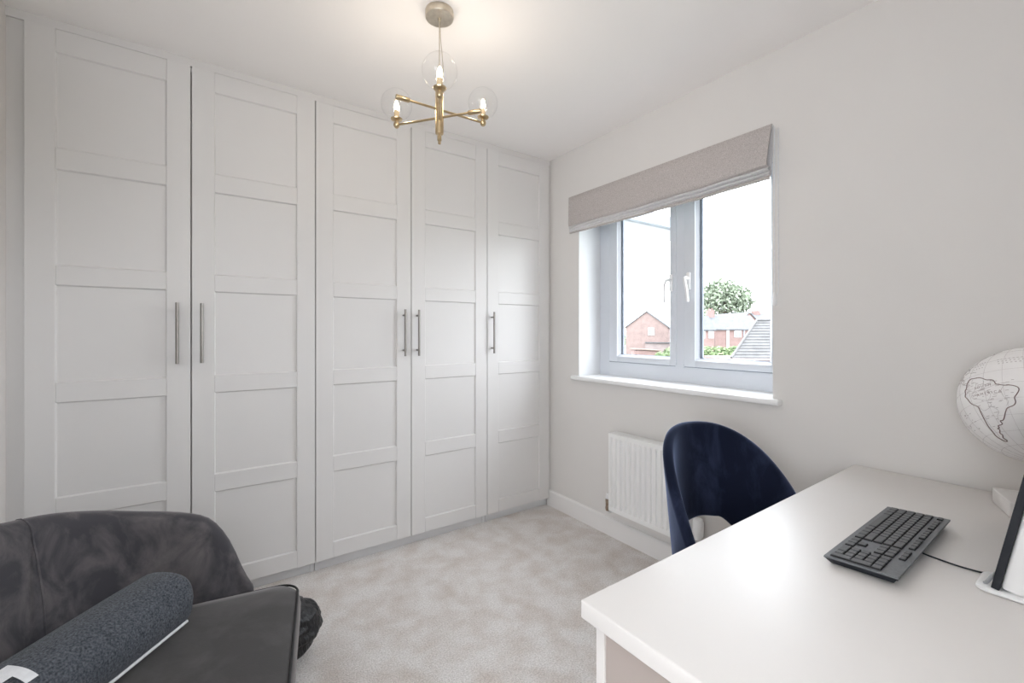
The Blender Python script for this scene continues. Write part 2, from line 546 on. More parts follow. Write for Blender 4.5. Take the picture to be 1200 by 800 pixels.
# ------------------------------------------------------------------ wardrobes
DF = 2.361           # front plane of the doors
DT = .019
ZB, ZT = .054, 2.345
RAILS = [(ZB, .134), (.492, .569), (.931, 1.005), (1.377, 1.45), (1.816, 1.896), (2.257, ZT)]
def make_door(parent, xc, w_, hx, name='door'):
    """five-panel framed door; origin at its bottom centre"""
    hw = w_ / 2 - .0020
    st = .082
    bm = bmesh.new()
    # stiles
    for s in (-1, 1):
        xa, xb = sorted((s * hw, s * (hw - st)))
        box(bm, xa, xb, 0, DT, 0, ZT - ZB, .0015, 1)
    for z0, z1 in RAILS:
        box(bm, -hw + st + .0002, hw - st - .0002, .0004, DT, z0 - ZB + .0015 * (z0 == ZB), z1 - ZB - .0015 * (z1 == ZT), .0015, 1)
    d = obj(name, bm, 'wardrobe', parent, loc=(xc, 0, ZB))
    for (a, b) in zip(RAILS, RAILS[1:]):
        bm = bmesh.new()
        z0, z1 = a[1] - ZB, b[0] - ZB
        # recessed panel with a narrow sloped moulding all round
        xo, e, dp = hw - st, .004, .0085
        o = [(-xo, .0012, z0), (xo, .0012, z0), (xo, .0012, z1), (-xo, .0012, z1)]
        i = [(-xo + e, dp, z0 + e), (xo - e, dp, z0 + e), (xo - e, dp, z1 - e), (-xo + e, dp, z1 - e)]
        vo = [bm.verts.new(p) for p in o]; vi = [bm.verts.new(p) for p in i]
        for k in range(4):
            bm.faces.new((vo[k], vo[(k + 1) % 4], vi[(k + 1) % 4], vi[k]))
        bm.faces.new(vi)
        vb = [bm.verts.new((p[0], DT - .002, p[2])) for p in o]
        for k in range(4):
            bm.faces.new((vb[k], vb[(k + 1) % 4], vo[(k + 1) % 4], vo[k]))
        bm.faces.new(vb[::-1])
        obj('panel', bm, 'wardrobe', d)
    # bar handle
    bm = bmesh.new()
    h0, h1 = 1.065 - ZB, 1.322 - ZB
    tube(bm, [(hx, -.033, h0), (hx, -.033, h1)], .0062, 14)
    for z in (h0 + .032, h1 - .032):
        tube(bm, [(hx, -.033, z), (hx, .0005, z)], .0052, 12)
    obj('handle', bm, 'steel', d, smooth=40, label='brushed steel bar handle')
    return d

def make_wardrobe(x0, ndoors, handles, label):
    t = empty('wardrobe', (x0, DF, 0), 0, label, 'wardrobe', 'fitted wardrobes')
    W = .5 * ndoors
    bm = bmesh.new()
    box(bm, .002, .020, .024, .60, .05, 2.347)
    box(bm, W - .020, W - .002, .024, .60, .05, 2.347)
    box(bm, .020, W - .020, .024, .60, 2.329, 2.347)
    box(bm, .020, W - .020, .024, .60, .05, .068)
    box(bm, .020, W - .020, .59, .60, .068, 2.329)
    obj('carcass', bm, 'wardrobe', t)
    bm = bmesh.new()
    box(bm, .004, W - .004, .034, .05, .001, .05)
    for x in (.002, W - .020):
        box(bm, x, x + .018, .030, .6, 0, .05)
    obj('plinth', bm, 'plinth', t)
    for k in range(ndoors):
        make_door(t, .25 + .5 * k, .5, handles[k] - (x0 + .25 + .5 * k))
    return t
X0 = -.538
make_wardrobe(X0, 2, [-.085, .0], 'white two-door wardrobe unit beside the left-hand wall, behind the armchair')
make_wardrobe(X0 + 1.0, 2, [.915, .995], 'white two-door wardrobe unit in the middle of the run')
make_wardrobe(X0 + 2.0, 1, [1.493], 'narrow white single-door wardrobe unit in the corner by the window wall')

# ------------------------------------------------------------------ window
def frame_ring(bm, x0, x1, y0, y1, z0, z1, wl, wr, wb, wt, bev=.003):
    """rectangular frame in the YZ plane; wl/wr widths at low/high y, wb/wt at bottom/top"""
    box(bm, x0, x1, y0, y0 + wl, z0, z1, bev)
    box(bm, x0, x1, y1 - wr, y1, z0, z1, bev)
    box(bm, x0 + .0003, x1 - .0003, y0 + wl - .002, y1 - wr + .002, z0 + .0003, z0 + wb, bev)
    box(bm, x0 + .0003, x1 - .0003, y0 + wl - .002, y1 - wr + .002, z1 - wt, z1 - .0003, bev)

bm = bmesh.new()
FX = 2.17
frame_ring(bm, FX, FX + .065, WY0, WY1, WZ0, WZ1, .033, .087, .092, .06)
box(bm, FX - .004, FX + .06, 1.449, 1.508, WZ0 + .09, WZ1 - .05, .002)
box(bm, FX - .006, FX, 1.452, 1.505, WZ0 + .085, WZ0 + .105, .001)
win = obj('window_1', bm, 'upvc', kind='structure')

def sash(y0, y1, wl, wr, hy):
    z0, z1 = 1.009, WZ1 - .06
    bm = bmesh.new()
    frame_ring(bm, FX - .0035, FX + .002, y0 - .0035, y1 + .0035, z0 - .0035, z1 + .0035, .008, .008, .008, .008, 0)
    shadow_gap = obj('shadow_gap', bm, 'gasket', win)  # dark ring standing in for the shaded gap between sash and frame
    bm = bmesh.new()
    frame_ring(bm, FX - .010, FX + .045, y0, y1, z0, z1, wl - .012, wr - .012, .036, .036, .004)
    s = obj('sash', bm, 'upvc', win, smooth=30)
    bm = bmesh.new()   # sloped glazing bead
    ya, yb, za, zb = y0 + wl, y1 - wr, z0 + .046, z1 - .046
    xo, xi = FX - .006, FX + .008
    o = [(xo, ya - .013, za - .011), (xo, yb + .013, za - .011), (xo, yb + .013, zb + .011), (xo, ya - .013, zb + .011)]
    i = [(xi, ya, za), (xi, yb, za), (xi, yb, zb), (xi, ya, zb)]
    vo = [bm.verts.new(p) for p in o]; vi = [bm.verts.new(p) for p in i]
    vj = [bm.verts.new((xi + .010, p[1], p[2])) for p in i]
    for k in range(4):
        q = (k + 1) % 4
        bm.faces.new((vo[k], vo[q], vi[q], vi[k]))
        bm.faces.new((vi[k], vi[q], vj[q], vj[k]))
    obj('glazing_bead', bm, 'upvc', s)
    bm = bmesh.new()
    g = .007
    frame_ring(bm, xi + .0095, xi + .022, ya - .002, yb + .002, za - .002, zb + .002, g, .017, g * .7, g * .7, 0)
    obj('gasket', bm, 'gasket', s)
    bm = bmesh.new()
    vs = [bm.verts.new((xi + .016, y, z)) for y, z in ((ya, za), (yb, za), (yb, zb), (ya, zb))]
    bm.faces.new(vs)
    obj('pane', bm, 'pane', s)
    # espagnolette handle: rose, neck, drooping lever
    bm = bmesh.new()
    box(bm, FX - .022, FX - .009, hy - .012, hy + .012, 1.425, 1.52, .005)
    sd = 1 if hy > 1.48 else -1
    pts = catmull([(FX - .015, hy, 1.485), (FX - .045, hy, 1.488), (FX - .058, hy + .004 * sd, 1.478), (FX - .058, hy + .012 * sd, 1.44),
                   (FX - .052, hy + .016 * sd, 1.39), (FX - .052, hy + .018 * sd, 1.36)], 5)
    tube(bm, pts, [.009] * 8 + [.0075] * (len(pts) - 8), 10)
    obj('handle', bm, 'white_plastic', s, smooth=40)
sash(1.5, 1.994, .051, .079, 1.528)
sash(.942, 1.449, .066, .077, 1.418)

# sill board with nosing and horns
bm = bmesh.new()
box(bm, 1.941, XR - .001, .868, 2.124, .893, .918, .006, 3)
box(bm, XR - .0015, FX + .001, WY0 + .001, WY1 - .001, .8955, .918)
obj('trim_4', bm, 'sill', smooth=40, kind='structure')

# ------------------------------------------------------------------ roman blind
bl = empty('roman_blind', (1.96, 1.527, 2.07), 0, 'pale oatmeal linen roman blind gathered up over the window', 'blind')
BL = Vector((1.96, 1.527, 2.07))
YB0, YB1 = .900, 2.155
def blind_sheet(prof, mat, name, thick=.004, bulge=True):
    """prof: list of (out, z, k): out = distance from wall, k = how much the bulge grows to the near end"""
    bm = bmesh.new()
    N = 40
    rings = []
    for j in range(N + 1):
        t = j / N
        y = lerp(YB0, YB1, t)
        g = lerp(1.0, .45, t)
        sag = .006 * math.sin(t * PI)
        wv = .003 * math.sin(t * 19) + .002 * math.sin(t * 41 + 1)
        front = [Vector((XR - (o * lerp(1, g, k)) - wv * k, y, z - sag * k)) - BL for o, z, k in prof]
        back = [p + Vector((thick, 0, 0)) for p in reversed(front)]
        rings.append(front + back)
    ringloft(bm, rings)
    return obj(name, bm, mat, bl, smooth=50)
blind_sheet([(.019, 2.0725, 0), (.026, 2.068, .1), (.036, 2.03, .5), (.050, 1.98, .8), (.062, 1.935, 1), (.068, 1.905, 1), (.066, 1.890, 1), (.056, 1.884, 1)], 'linen', 'front_drop')
blind_sheet([(.040, 1.892, 1), (.056, 1.881, 1), (.059, 1.874, 1), (.048, 1.868, 1)], 'lining_lit_folds', 'fold')
blind_sheet([(.034, 1.874, 1), (.048, 1.864, 1), (.051, 1.857, 1), (.040, 1.852, 1)], 'lining_lit_folds', 'fold')
blind_sheet([(.028, 1.860, 1), (.040, 1.850, 1), (.043, 1.841, 1), (.034, 1.837, 1)], 'linen', 'hem')
blind_sheet([(.018, 2.06, 0), (.020, 1.95, .2), (.026, 1.87, .5), (.038, 1.845, .8)], 'lining_lit_folds', 'lining')
bm = bmesh.new()
box(bm, 1.962 - BL.x, XR - BL.x - .001, YB0 + .002 - BL.y, YB1 - .002 - BL.y, 2.045 - BL.z, 2.072 - BL.z, .003)
obj('headrail', bm, 'white_plastic', bl)
bm = bmesh.new()
for dx, dy, zb in ((0, 0, 1.345), (.012, -.010, 1.40)):
    tube(bm, [Vector((1.958 + dx, .890 + dy, 2.05)) - BL, Vector((1.957 + dx, .890 + dy, 1.7)) - BL, Vector((1.956 + dx, .888 + dy, zb)) - BL], .0016, 6)
tube(bm, catmull([Vector((1.968, .880, 1.41)) - BL, Vector((1.966, .878, 1.37)) - BL, Vector((1.960, .884, 1.345)) - BL], 4), .0016, 6)
obj('pull_cord', bm, 'white_cloth', bl)
bm = bmesh.new()
lathe(bm, [(0, .03), (.004, .03), (.006, .02), (.008, 0), (.009, -.02), (.006, -.026), (0, -.027)], 14, Vector((1.956, .888, 1.335)) - BL)
obj('cord_toggle', bm, 'white_plastic', bl, smooth=40)

# ------------------------------------------------------------------ radiator
RY0, RY1 = 1.245, 1.742
RZ0, RZ1 = .192, .628
ra = empty('radiator', (1.92, (RY0 + RY1) / 2, 0), 0, 'white ribbed panel radiator on the wall below the window', 'radiator')
RO = Vector((1.92, (RY0 + RY1) / 2, 0))
bm = bmesh.new()
pitch = .0333
ys = []
y = RY1 - .016
# front sheet: flat margin, then pressed channels
prof = [(RY1, 0)]
while y - pitch > RY0 + .008:
    prof += [(y, 0), (y - .003, .014), (y - .013, .014), (y - .016, 0)]
    y -= pitch
prof += [(RY0, 0)]
def sheet(bm, xf, sgn, thick=.012):
    zs = [(RZ0, 0), (RZ0 + .025, 0), (RZ0 + .040, 1), (RZ1 - .040, 1), (RZ1 - .022, 0), (RZ1, 0)]
    rows = [[bm.verts.new(Vector((xf + sgn * d * k, yy, z)) - RO) for yy, d in prof] for z, k in zs]
    for a, b in zip(rows, rows[1:]):
        for i in range(len(a) - 1):
            bm.faces.new((a[i], a[i + 1], b[i + 1], b[i]))
    back = [bm.verts.new(Vector((xf + sgn * thick, yy, z)) - RO) for yy, z in ((RY1, RZ0), (RY0, RZ0), (RY0, RZ1), (RY1, RZ1))]
    bm.faces.new(back)
    bm.faces.new([back[0], back[1]] + [v for v in reversed(rows[0])])
    bm.faces.new([back[3], back[2]] + [v for v in reversed(rows[-1])])
    bm.faces.new([back[0], back[3]] + [r[0] for r in reversed(rows)])
    bm.faces.new([back[1], back[2]] + [r[-1] for r in reversed(rows)])
sheet(bm, 1.882, 1, .0165)
obj('front_panel', bm, 'radiator', ra, smooth=25)
bm = bmesh.new()
for k in range(24):
    yy = lerp(RY0 + .012, RY1 - .012, k / 23)
    box(bm, 1.895 - RO.x, 1.945 - RO.x, yy - .0015 - RO.y, yy + .0015 - RO.y, RZ0 + .03, RZ1 - .012)
obj('convector_fins', bm, 'radiator', ra, kind='stuff')
bm = bmesh.new()
box(bm, 1.884 - RO.x, 1.952 - RO.x, RY1 - .003 - RO.y, RY1 + .001 - RO.y, RZ0 + .02, RZ1 + .002, .001, 1)
obj('side_panel', bm, 'radiator', ra); bm = bmesh.new()
box(bm, 1.884 - RO.x, 1.952 - RO.x, RY0 - .001 - RO.y, RY0 + .003 - RO.y, RZ0 + .02, RZ1 + .002, .001, 1)
obj('side_panel', bm, 'radiator', ra)
bm = bmesh.new()
for k in range(5):
    xx = 1.890 + k * .0135
    box(bm, xx - RO.x, xx + .006 - RO.x, RY0 + .002 - RO.y, RY1 - .002 - RO.y, RZ1 - .004, RZ1 + .002)
for k in range(30):
    yy = lerp(RY0 + .01, RY1 - .01, k / 29)
    box(bm, 1.889 - RO.x, 1.950 - RO.x, yy - .002 - RO.y, yy + .002 - RO.y, RZ1 - .006, RZ1 - .002)
obj('top_grille', bm, 'radiator', ra)
bm = bmesh.new()
box(bm, 1.944 - RO.x, 1.952 - RO.x, RY0 + .004 - RO.y, RY1 - .004 - RO.y, RZ0 + .01, RZ1 - .01)
obj('rear_panel', bm, 'radiator', ra)
for yy in (RY0 + .08, RY1 - .08):
    bm = bmesh.new()
    box(bm, 1.951 - RO.x, XR - .0005 - RO.x, yy - .012 - RO.y, yy + .012 - RO.y, .25, .56, .002, 1)
    obj('wall_bracket', bm, 'steel', ra)
# lockshield valve on the far end, with a white cap
bm = bmesh.new()
vy = RY1 + .036
P = lambda x, y, z: Vector((x, y, z)) - RO
tube(bm, [P(1.915, RY1, .215), P(1.915, vy, .215)], .0075, 12)
tube(bm, [P(1.915, vy, .172), P(1.915, vy, .238)], .0125, 12)
tube(bm, [P(1.915, vy, .180), P(1.915, vy, .194)], .014, 6)
tube(bm, [P(1.915, vy, .222), P(1.915, vy, .234)], .0135, 6)
obj('valve', bm, 'old_brass', ra, smooth=40, label='tarnished brass valve body')
bm = bmesh.new(); tube(bm, [P(1.915, vy, .238), P(1.915, vy, .244), P(1.915, vy, .268), P(1.915, vy, .272)], [.010, .013, .011, .008], 14)
obj('valve_cap', bm, 'white_plastic', ra, smooth=40)
bm = bmesh.new(); tube(bm, catmull([P(1.915, vy, .178), P(1.918, vy, .166), P(1.93, vy, .160), P(XR - .001, vy, .160)], 4), .0075, 10)
obj('pipe', bm, 'white_plastic', ra, smooth=40)
# thermostatic head on the near end
ty = RY0 - .035
bm = bmesh.new()
tube(bm, [P(1.915, RY0, .205), P(1.915, ty, .205)], .0085, 12)
tube(bm, [P(1.915, ty, .170), P(1.915, ty, .222)], .012, 12)
obj('valve', bm, 'chrome', ra, smooth=40)
bm = bmesh.new()
lathe(bm, [(0, .0), (.017, .0), (.018, .006), (.019, .012), (.0225, .018), (.0235, .05), (.0235, .085), (.021, .094), (.016, .098), (0, .099)], 24, P(1.915, ty, .222))
for k in range(12):
    a = 2 * PI * k / 12
    box(bm, -.0015, .0015, .0225, .0245, .02, .084, 0, mtx=Matrix.Translation(P(1.915, ty, .222)) @ Matrix.Rotation(a, 4, 'Z'))
obj('thermostat_head', bm, 'white_plastic', ra, smooth=35)
bm = bmesh.new(); tube(bm, [P(1.915, ty, 0), P(1.915, ty, .17)], .0075, 10)
obj('pipe', bm, 'white_plastic', ra, smooth=40)

# ------------------------------------------------------------------ ceiling light
LX, LY = .720, 1.498
ch = empty('ceiling_light', (LX, LY, HC), 0, 'satin brass three-arm ceiling light with clear glass globes and lit bulbs', 'ceiling light')
def Q(x, y, z): return Vector((x, y, z - HC))
bm = bmesh.new()
lathe(bm, [(0, HC), (.051, HC), (.052, HC - .003), (.052, HC - .023), (.0505, HC - .026), (.047, HC - .0268), (0, HC - .0275)], 48, (0, 0, -HC))
obj('canopy', bm, 'nickel', ch, smooth=30)
bm = bmesh.new()
tube(bm, [Q(0, 0, HC - .026), Q(0, 0, 2.068)], .0018, 8)
lathe(bm, [(0, 0), (.006, 0), (.006, -.008), (.003, -.011), (0, -.011)], 12, Q(0, 0, HC - .027))
obj('suspension_cable', bm, 'nickel', ch, smooth=40)
bm = bmesh.new()
tube(bm, catmull([Q(.003, 0, HC - .027), Q(.004, .001, 2.30), Q(.010, -.002, 2.22), Q(.014, -.003, 2.15), Q(.006, 0, 2.09)], 6), .0014, 6)
obj('power_flex', bm, thin_glass('clear_flex', (.8, .76, .7), 1.3), ch)
bm = bmesh.new()
ST0, ST1 = 1.930, 2.098
lathe(bm, [(0, ST1), (.011, ST1), (.0148, ST1 - .003), (.0152, ST1 - .006), (.0152, ST0 + .004), (.0145, ST0), (.009, ST0 - .001), (0, ST0 - .001)], 32, (0, 0, -HC))
obj('stem', bm, 'brass', ch, smooth=35)
bm = bmesh.new()
lathe(bm, [(0, ST0), (.003, ST0), (.003, ST0 - .010), (.0075, ST0 - .012), (.008, ST0 - .024), (.0055, ST0 - .026), (.0055, ST0 - .036), (.003, ST0 - .038), (0, ST0 - .038)], 20, (0, 0, -HC))
obj('finial', bm, 'brass', ch, smooth=35)
def lamp_arm(az_cam, zr, L, Lc):
    a = R(az_cam + YAW)
    d = Vector((math.cos(a), math.sin(a), 0))
    bm = bmesh.new()
    tube(bm, [Q(0, 0, zr) + d * (L - .006), Q(0, 0, zr) - d * (Lc - .045)], .0042, 12)
    arm = obj('arm', bm, 'brass', ch, smooth=40)
    bm = bmesh.new()
    c = Q(0, 0, zr)
    tube(bm, [c - d * (Lc - .050), c - d * (Lc - .046), c - d * (Lc - .002), c - d * Lc], [.0065, .0085, .0085, .0075], 16)
    obj('end_cap', bm, 'brass', arm, smooth=35)
    e = c + d * L
    bm = bmesh.new()
    lathe(bm, [(0, -.013), (.006, -.012), (.0105, -.007), (.012, 0), (.0105, .007), (.006, .010), (.006, .014), (.012, .015),
               (.021, .019), (.0225, .023), (.019, .024), (.010, .0235), (0, .0235)], 24, e)
    obj('lamp_cup', bm, 'brass', arm, smooth=40)
    bm = bmesh.new()
    lathe(bm, [(0, .0235), (.0098, .0235), (.0098, .054), (0, .054)], 18, e)
    obj('candle_sleeve', bm, 'candle', arm, smooth=40)
    bm = bmesh.new()
    lathe(bm, [(0, .054), (.006, .054), (.0085, .062), (.009, .069), (.0075, .079), (.004, .089), (0, .094)], 18, e)
    b = obj('bulb', bm, 'filament', arm, smooth=80)
    bm = bmesh.new()
    n = 22
    rg = .058
    prof = []
    a0 = math.asin(.019 / rg)
    for k in range(n + 1):
        t = lerp(a0, PI, k / n)
        prof.append((rg * math.sin(t) if k < n else 0, .0225 + rg * math.cos(a0) - rg * math.cos(t)))
    lathe(bm, prof, 40, e)
    obj('glass_globe', bm, 'bulb_glass', arm, smooth=80)
    ld = bpy.data.lights.new('bulb_light', 'POINT')
    ld.energy = .24
    ld.color = (1.0, .88, .74)
    ld.shadow_soft_size = .012
    lo = bpy.data.objects.new('bulb_light', ld)
    COL.objects.link(lo)
    lo.parent = ch
    lo.location = e + Vector((0, 0, .104))
lamp_arm(34, 2.020, .186, .165)
lamp_arm(162, 1.990, .182, .165)
lamp_arm(279.5, 1.978, .184, .165)

# ------------------------------------------------------------------ desk
DZ = .715
desk = empty('desk', (.562, .588, 0), R(1.0), 'pale greige desk with its end against the window wall', 'desk')
DL, DW = 1.392, .66
bm = bmesh.new()
box(bm, 0, DL, -DW, 0, DZ - .033, DZ, .0035, 3)
obj('desktop', bm, 'desk', desk, smooth=40)
def board(name, x0, x1, y0, y1, z0, z1, mat='desk', bev=.001):
    bm = bmesh.new(); box(bm, x0, x1, y0, y1, z0, z1, bev, 1)
    return obj(name, bm, mat, desk)
board('end_panel', DL - .05, DL - .03, -DW + .01, -.03, 0, DZ - .033)
for xo in (.032,):
    board('front_board', xo, xo + .33, -.028, -.008, 0, DZ - .033)
    board('back_board', xo, xo + .33, -DW + .008, -DW + .028, 0, DZ - .033)
    board('inset_panel', xo + .004, xo + .022, -DW + .028, -.028, .0, DZ - .033, 'desk_inner')
    board('inner_panel', xo + .312, xo + .33, -DW + .028, -.028, .0, DZ - .033)
    board('shelf', xo + .022, xo + .312, -DW + .028, -.028, .34, .358)

# ------------------------------------------------------------------ keyboard
KO = Vector((1.069, .389))
kb_far = Vector((1.504, .398))
ax = (kb_far - KO).normalized()
kang = math.atan2(ax.y, ax.x)
# local x: from numpad end to the esc end, local y: towards the front-key edge (space bar) = +y
KL, KW = .438, .122
kc = KO + ax * KL / 2 + Vector((ax.y, -ax.x)) * KW / 2
kb = empty('keyboard', (kc.x, kc.y, DZ), kang + R(.1), 'black wired full-size keyboard lying on the desk', 'keyboard')
bm = bmesh.new()
def kz(y): return .0225 - (y + KW / 2) / KW * .006     # top plate slopes down to the space bar
hx_, hy_ = KL / 2, KW / 2
vs = []
for (x, y, ins) in ((-hx_, -hy_, 1), (hx_, -hy_, 1), (hx_, hy_, 1), (-hx_, hy_, 1)):
    sx, sy = (1 if x > 0 else -1), (1 if y > 0 else -1)
    vs.append([(x - sx * .012, y - sy * .010, .001 + (.004 if y < 0 else 0)), (x - sx * .003, y - sy * .003, kz(y) - .006), (x, y, kz(y) - .003), (x - sx * .0006, y - sy * .0006, kz(y))])
V = [[bm.verts.new(c[k]) for c in vs] for k in range(4)]
for q_, (A, B) in enumerate(zip(V, V[1:])):
    for k in range(4):
        f = bm.faces.new((A[k], A[(k + 1) % 4], B[(k + 1) % 4], B[k]))
        f.material_index = 1 if q_ < 2 else 0
bm.faces.new(V[0]).material_index = 1
bm.faces.new(V[-1])
obj('deck', bm, ['kb_deck', 'black_plastic'], kb)
for sx in (-1, 1):
    bm = bmesh.new()
    box(bm, sx * (hx_ - .05) - .012, sx * (hx_ - .05) + .012, -hy_ + .010, -hy_ + .02, 0, .006)
    obj('foot', bm, 'black_plastic', kb)
U = .0186
def key(x, y, wu, hu=1.0, fh=.88):
    """x,y = key centre; user's left is local +x, so u runs right-to-left"""
    bm = bmesh.new()
    a, b = wu * U / 2 - .0012, hu * U * fh / 2 - .0010
    zt, zb = .0038, -.0004
    bot = [(-a, -b, zb), (a, -b, zb), (a, b, zb), (-a, b, zb)]
    e = .0012
    top = [(-a + e, -b + e, zt), (a - e, -b + e, zt), (a - e, b - e, zt), (-a + e, b - e, zt)]
    bot = [(p[0] * 1.05, p[1] * 1.07, p[2]) for p in bot]
    mid = [(p[0] * .94, p[1] * .92, zt - .0012) for p in bot]
    R_ = [[bm.verts.new(p) for p in r] for r in (bot, mid, top)]
    for q, (A, B) in enumerate(zip(R_, R_[1:])):
        for k in range(4):
            f = bm.faces.new((A[k], A[(k + 1) % 4], B[(k + 1) % 4], B[k]))
            f.material_index = 1 if q == 0 else 0
    bm.faces.new(R_[-1]); 
    f = bm.faces.new(R_[0]); f.material_index = 1
    o = obj('key', bm, ['key', 'key_side'], kb, loc=(x, y, kz(y) + .0004), rot=(-math.atan(.006 / KW), 0, 0))
    return o
# rows; x runs from the user's left (+) to right (-)
xs0 = hx_ - .010
RY = [-.030, -.0140, .0024, .0188, .0352, .0516]        # number row ... bottom row offset below
rowy = [-.0245 + k * .0168 for k in range(5)]
def row(y, widths, x):
    for wd in widths:
        if wd > 0: key(x - wd * U / 2, y, wd)
        x -= abs(wd) * U
row(rowy[0], [1] * 13 + [2], xs0)
row(rowy[1], [1.5] + [1] * 12 + [1.5], xs0)
row(rowy[2], [1.75] + [1] * 11 + [2.25], xs0)
row(rowy[3], [2.25] + [1] * 10 + [2.75], xs0)
row(rowy[4], [1.25, 1.25, 1.25, 6.25, 1.25, 1.25, 1.25, 1.25], xs0)
fy = -.0455
x = xs0
def frow(n, x):
    for k in range(n):
        key(x - U * .96 / 2, fy, .96, .72)
        x -= U * .96
    return x
x = frow(1, x) - .016
x = frow(4, x) - .009
x = frow(4, x) - .009
x = frow(4, x)
nx = xs0 - 15 * U - .006
frow(3, nx)
row(rowy[0], [1, 1, 1], nx)
row(rowy[1], [1, 1, 1], nx)
row(rowy[3], [-1, 1], nx)
row(rowy[4], [1, 1, 1], nx)
nx2 = nx - 3 * U - .006
row(rowy[0], [1, 1, 1, 1], nx2)
row(rowy[1], [1, 1, 1], nx2)
row(rowy[2], [1, 1, 1], nx2)
row(rowy[3], [1, 1, 1], nx2)
row(rowy[4], [2, 1], nx2)
key(nx2 - 3.5 * U, (rowy[1] + rowy[2]) / 2, 1, 2, .95)
key(nx2 - 3.5 * U, (rowy[3] + rowy[4]) / 2, 1, 2, .95)
# cable, runs to the monitor foot
bm = bmesh.new()
wp = [(1.283, .292, DZ + .010), (1.283, .278, DZ + .004), (1.281, .255, DZ + .0025), (1.277, .225, DZ + .0025), (1.279, .198, DZ + .0025), (1.283, .186, DZ + .0025)]
kbm = Matrix.Translation(Vector((kc.x, kc.y, DZ))) @ Matrix.Rotation(kang + R(.1), 4, 'Z')
inv = kbm.inverted()
tube(bm, [inv @ p for p in catmull(wp, 6)], .0018, 8)
obj('cable', bm, 'black_plastic', kb, smooth=60)

# ------------------------------------------------------------------ monitor on its foot
mo = empty('monitor', (1.19, .165, DZ), 0, 'slim black-edged monitor with a white back, leaning on a white base', 'monitor')
tilt = R(10.5)
Mt = Matrix.Translation((0, 0, .014)) @ Matrix.Rotation(tilt, 4, 'X')
bm = bmesh.new(); box(bm, 0, .44, -.011, 0, 0, .335, .0015, 2, mtx=Mt)
obj('bezel', bm, 'black_plastic', mo)
bm = bmesh.new(); box(bm, .008, .432, -.0002, .0006, .012, .325, 0, mtx=Mt)
obj('screen', bm, 'glass_dark', mo)
bm = bmesh.new(); box(bm, .004, .436, -.040, -.0112, .004, .331, .006, 3, mtx=Mt)
obj('back_shell', bm, 'white_plastic', mo, smooth=40)
bm = bmesh.new()
# foot plate with rounded front corners
def rrect(x0, x1, y0, y1, r, z, n=6):
    pts = []
    for cx, cy, a0 in ((x1 - r, y1 - r, 0), (x0 + r, y1 - r, 90), (x0 + r, y0 + r, 180), (x1 - r, y0 + r, 270)):
        for k in range(n + 1):
            a = R(a0 + 90 * k / n)
            pts.append((cx + r * math.cos(a), cy + r * math.sin(a), z))
    return pts
ringloft(bm, [rrect(.008, .088, -.20, .016, .016, .0), rrect(.002, .094, -.206, .022, .018, .003), rrect(.002, .094, -.206, .022, .018, .008), rrect(.005, .091, -.203, .019, .017, .011)])
obj('foot', bm, 'white_plastic', mo, smooth=40)
bm = bmesh.new()
ringloft(bm, [rrect(.352, .432, -.20, -.02, .016, .0), rrect(.346, .438, -.206, -.014, .018, .003), rrect(.346, .438, -.206, -.014, .018, .008), rrect(.349, .435, -.203, -.017, .017, .011)])
obj('foot', bm, 'white_plastic', mo, smooth=40)
bm = bmesh.new()
box(bm, .02, .42, -.085, -.03, .0105, .045, .006, 2)
obj('stand_neck', bm, 'white_plastic', mo, smooth=40)
bm = bmesh.new()
tube(bm, catmull([(.02, .010, .012), (.014, .006, .018), (.018, .0, .030), (.03, -.004, .034)], 4), .003, 8)
obj('hinge_clip', bm, 'grey_plastic', mo, smooth=40)
bm = bmesh.new()
tube(bm, catmull([(.035, -.10, .0125), (.06, -.13, .0125), (.09, -.16, .0125), (.12, -.20, .004), (.2, -.23, .003)], 4), .0028, 8)
obj('cable', bm, 'black_plastic', mo, smooth=40)

# ------------------------------------------------------------------ desk globe
GC = Vector((1.80, .163, 1.007))
GR = .153
gl = empty('desk_globe', (GC.x, GC.y, DZ), 0, 'pale printed world globe on a white block, near the wall on the desk', 'globe')
gp = GC - Vector((GC.x, GC.y, DZ))
bm = bmesh.new()
bmesh.ops.create_uvsphere(bm, u_segments=72, v_segments=40, radius=GR, matrix=Matrix.Translation(gp))
gs = obj('sphere', bm, 'globe_paper', gl, smooth=80)
# orientation: want lon -58, lat -18 to face (towards camera, a bit left)
tocam = (Vector((0, 0, 1.2)) - GC).normalized()
left = Vector((0, 0, 1)).cross(tocam).normalized() * -1       # viewer's left
up_ = tocam.cross(left).normalized()
if up_.z < 0: up_ = -up_
face = (tocam * .80 + left * .53 - up_ * .03).normalized()
def ll(lon, lat):
    a, b = R(lon), R(lat)
    return Vector((math.cos(b) * math.cos(a), math.cos(b) * math.sin(a), math.sin(b)))
q0 = ll(-60, -17)
east0 = Vector((0, 0, 1)).cross(q0).normalized(); north0 = q0.cross(east0)
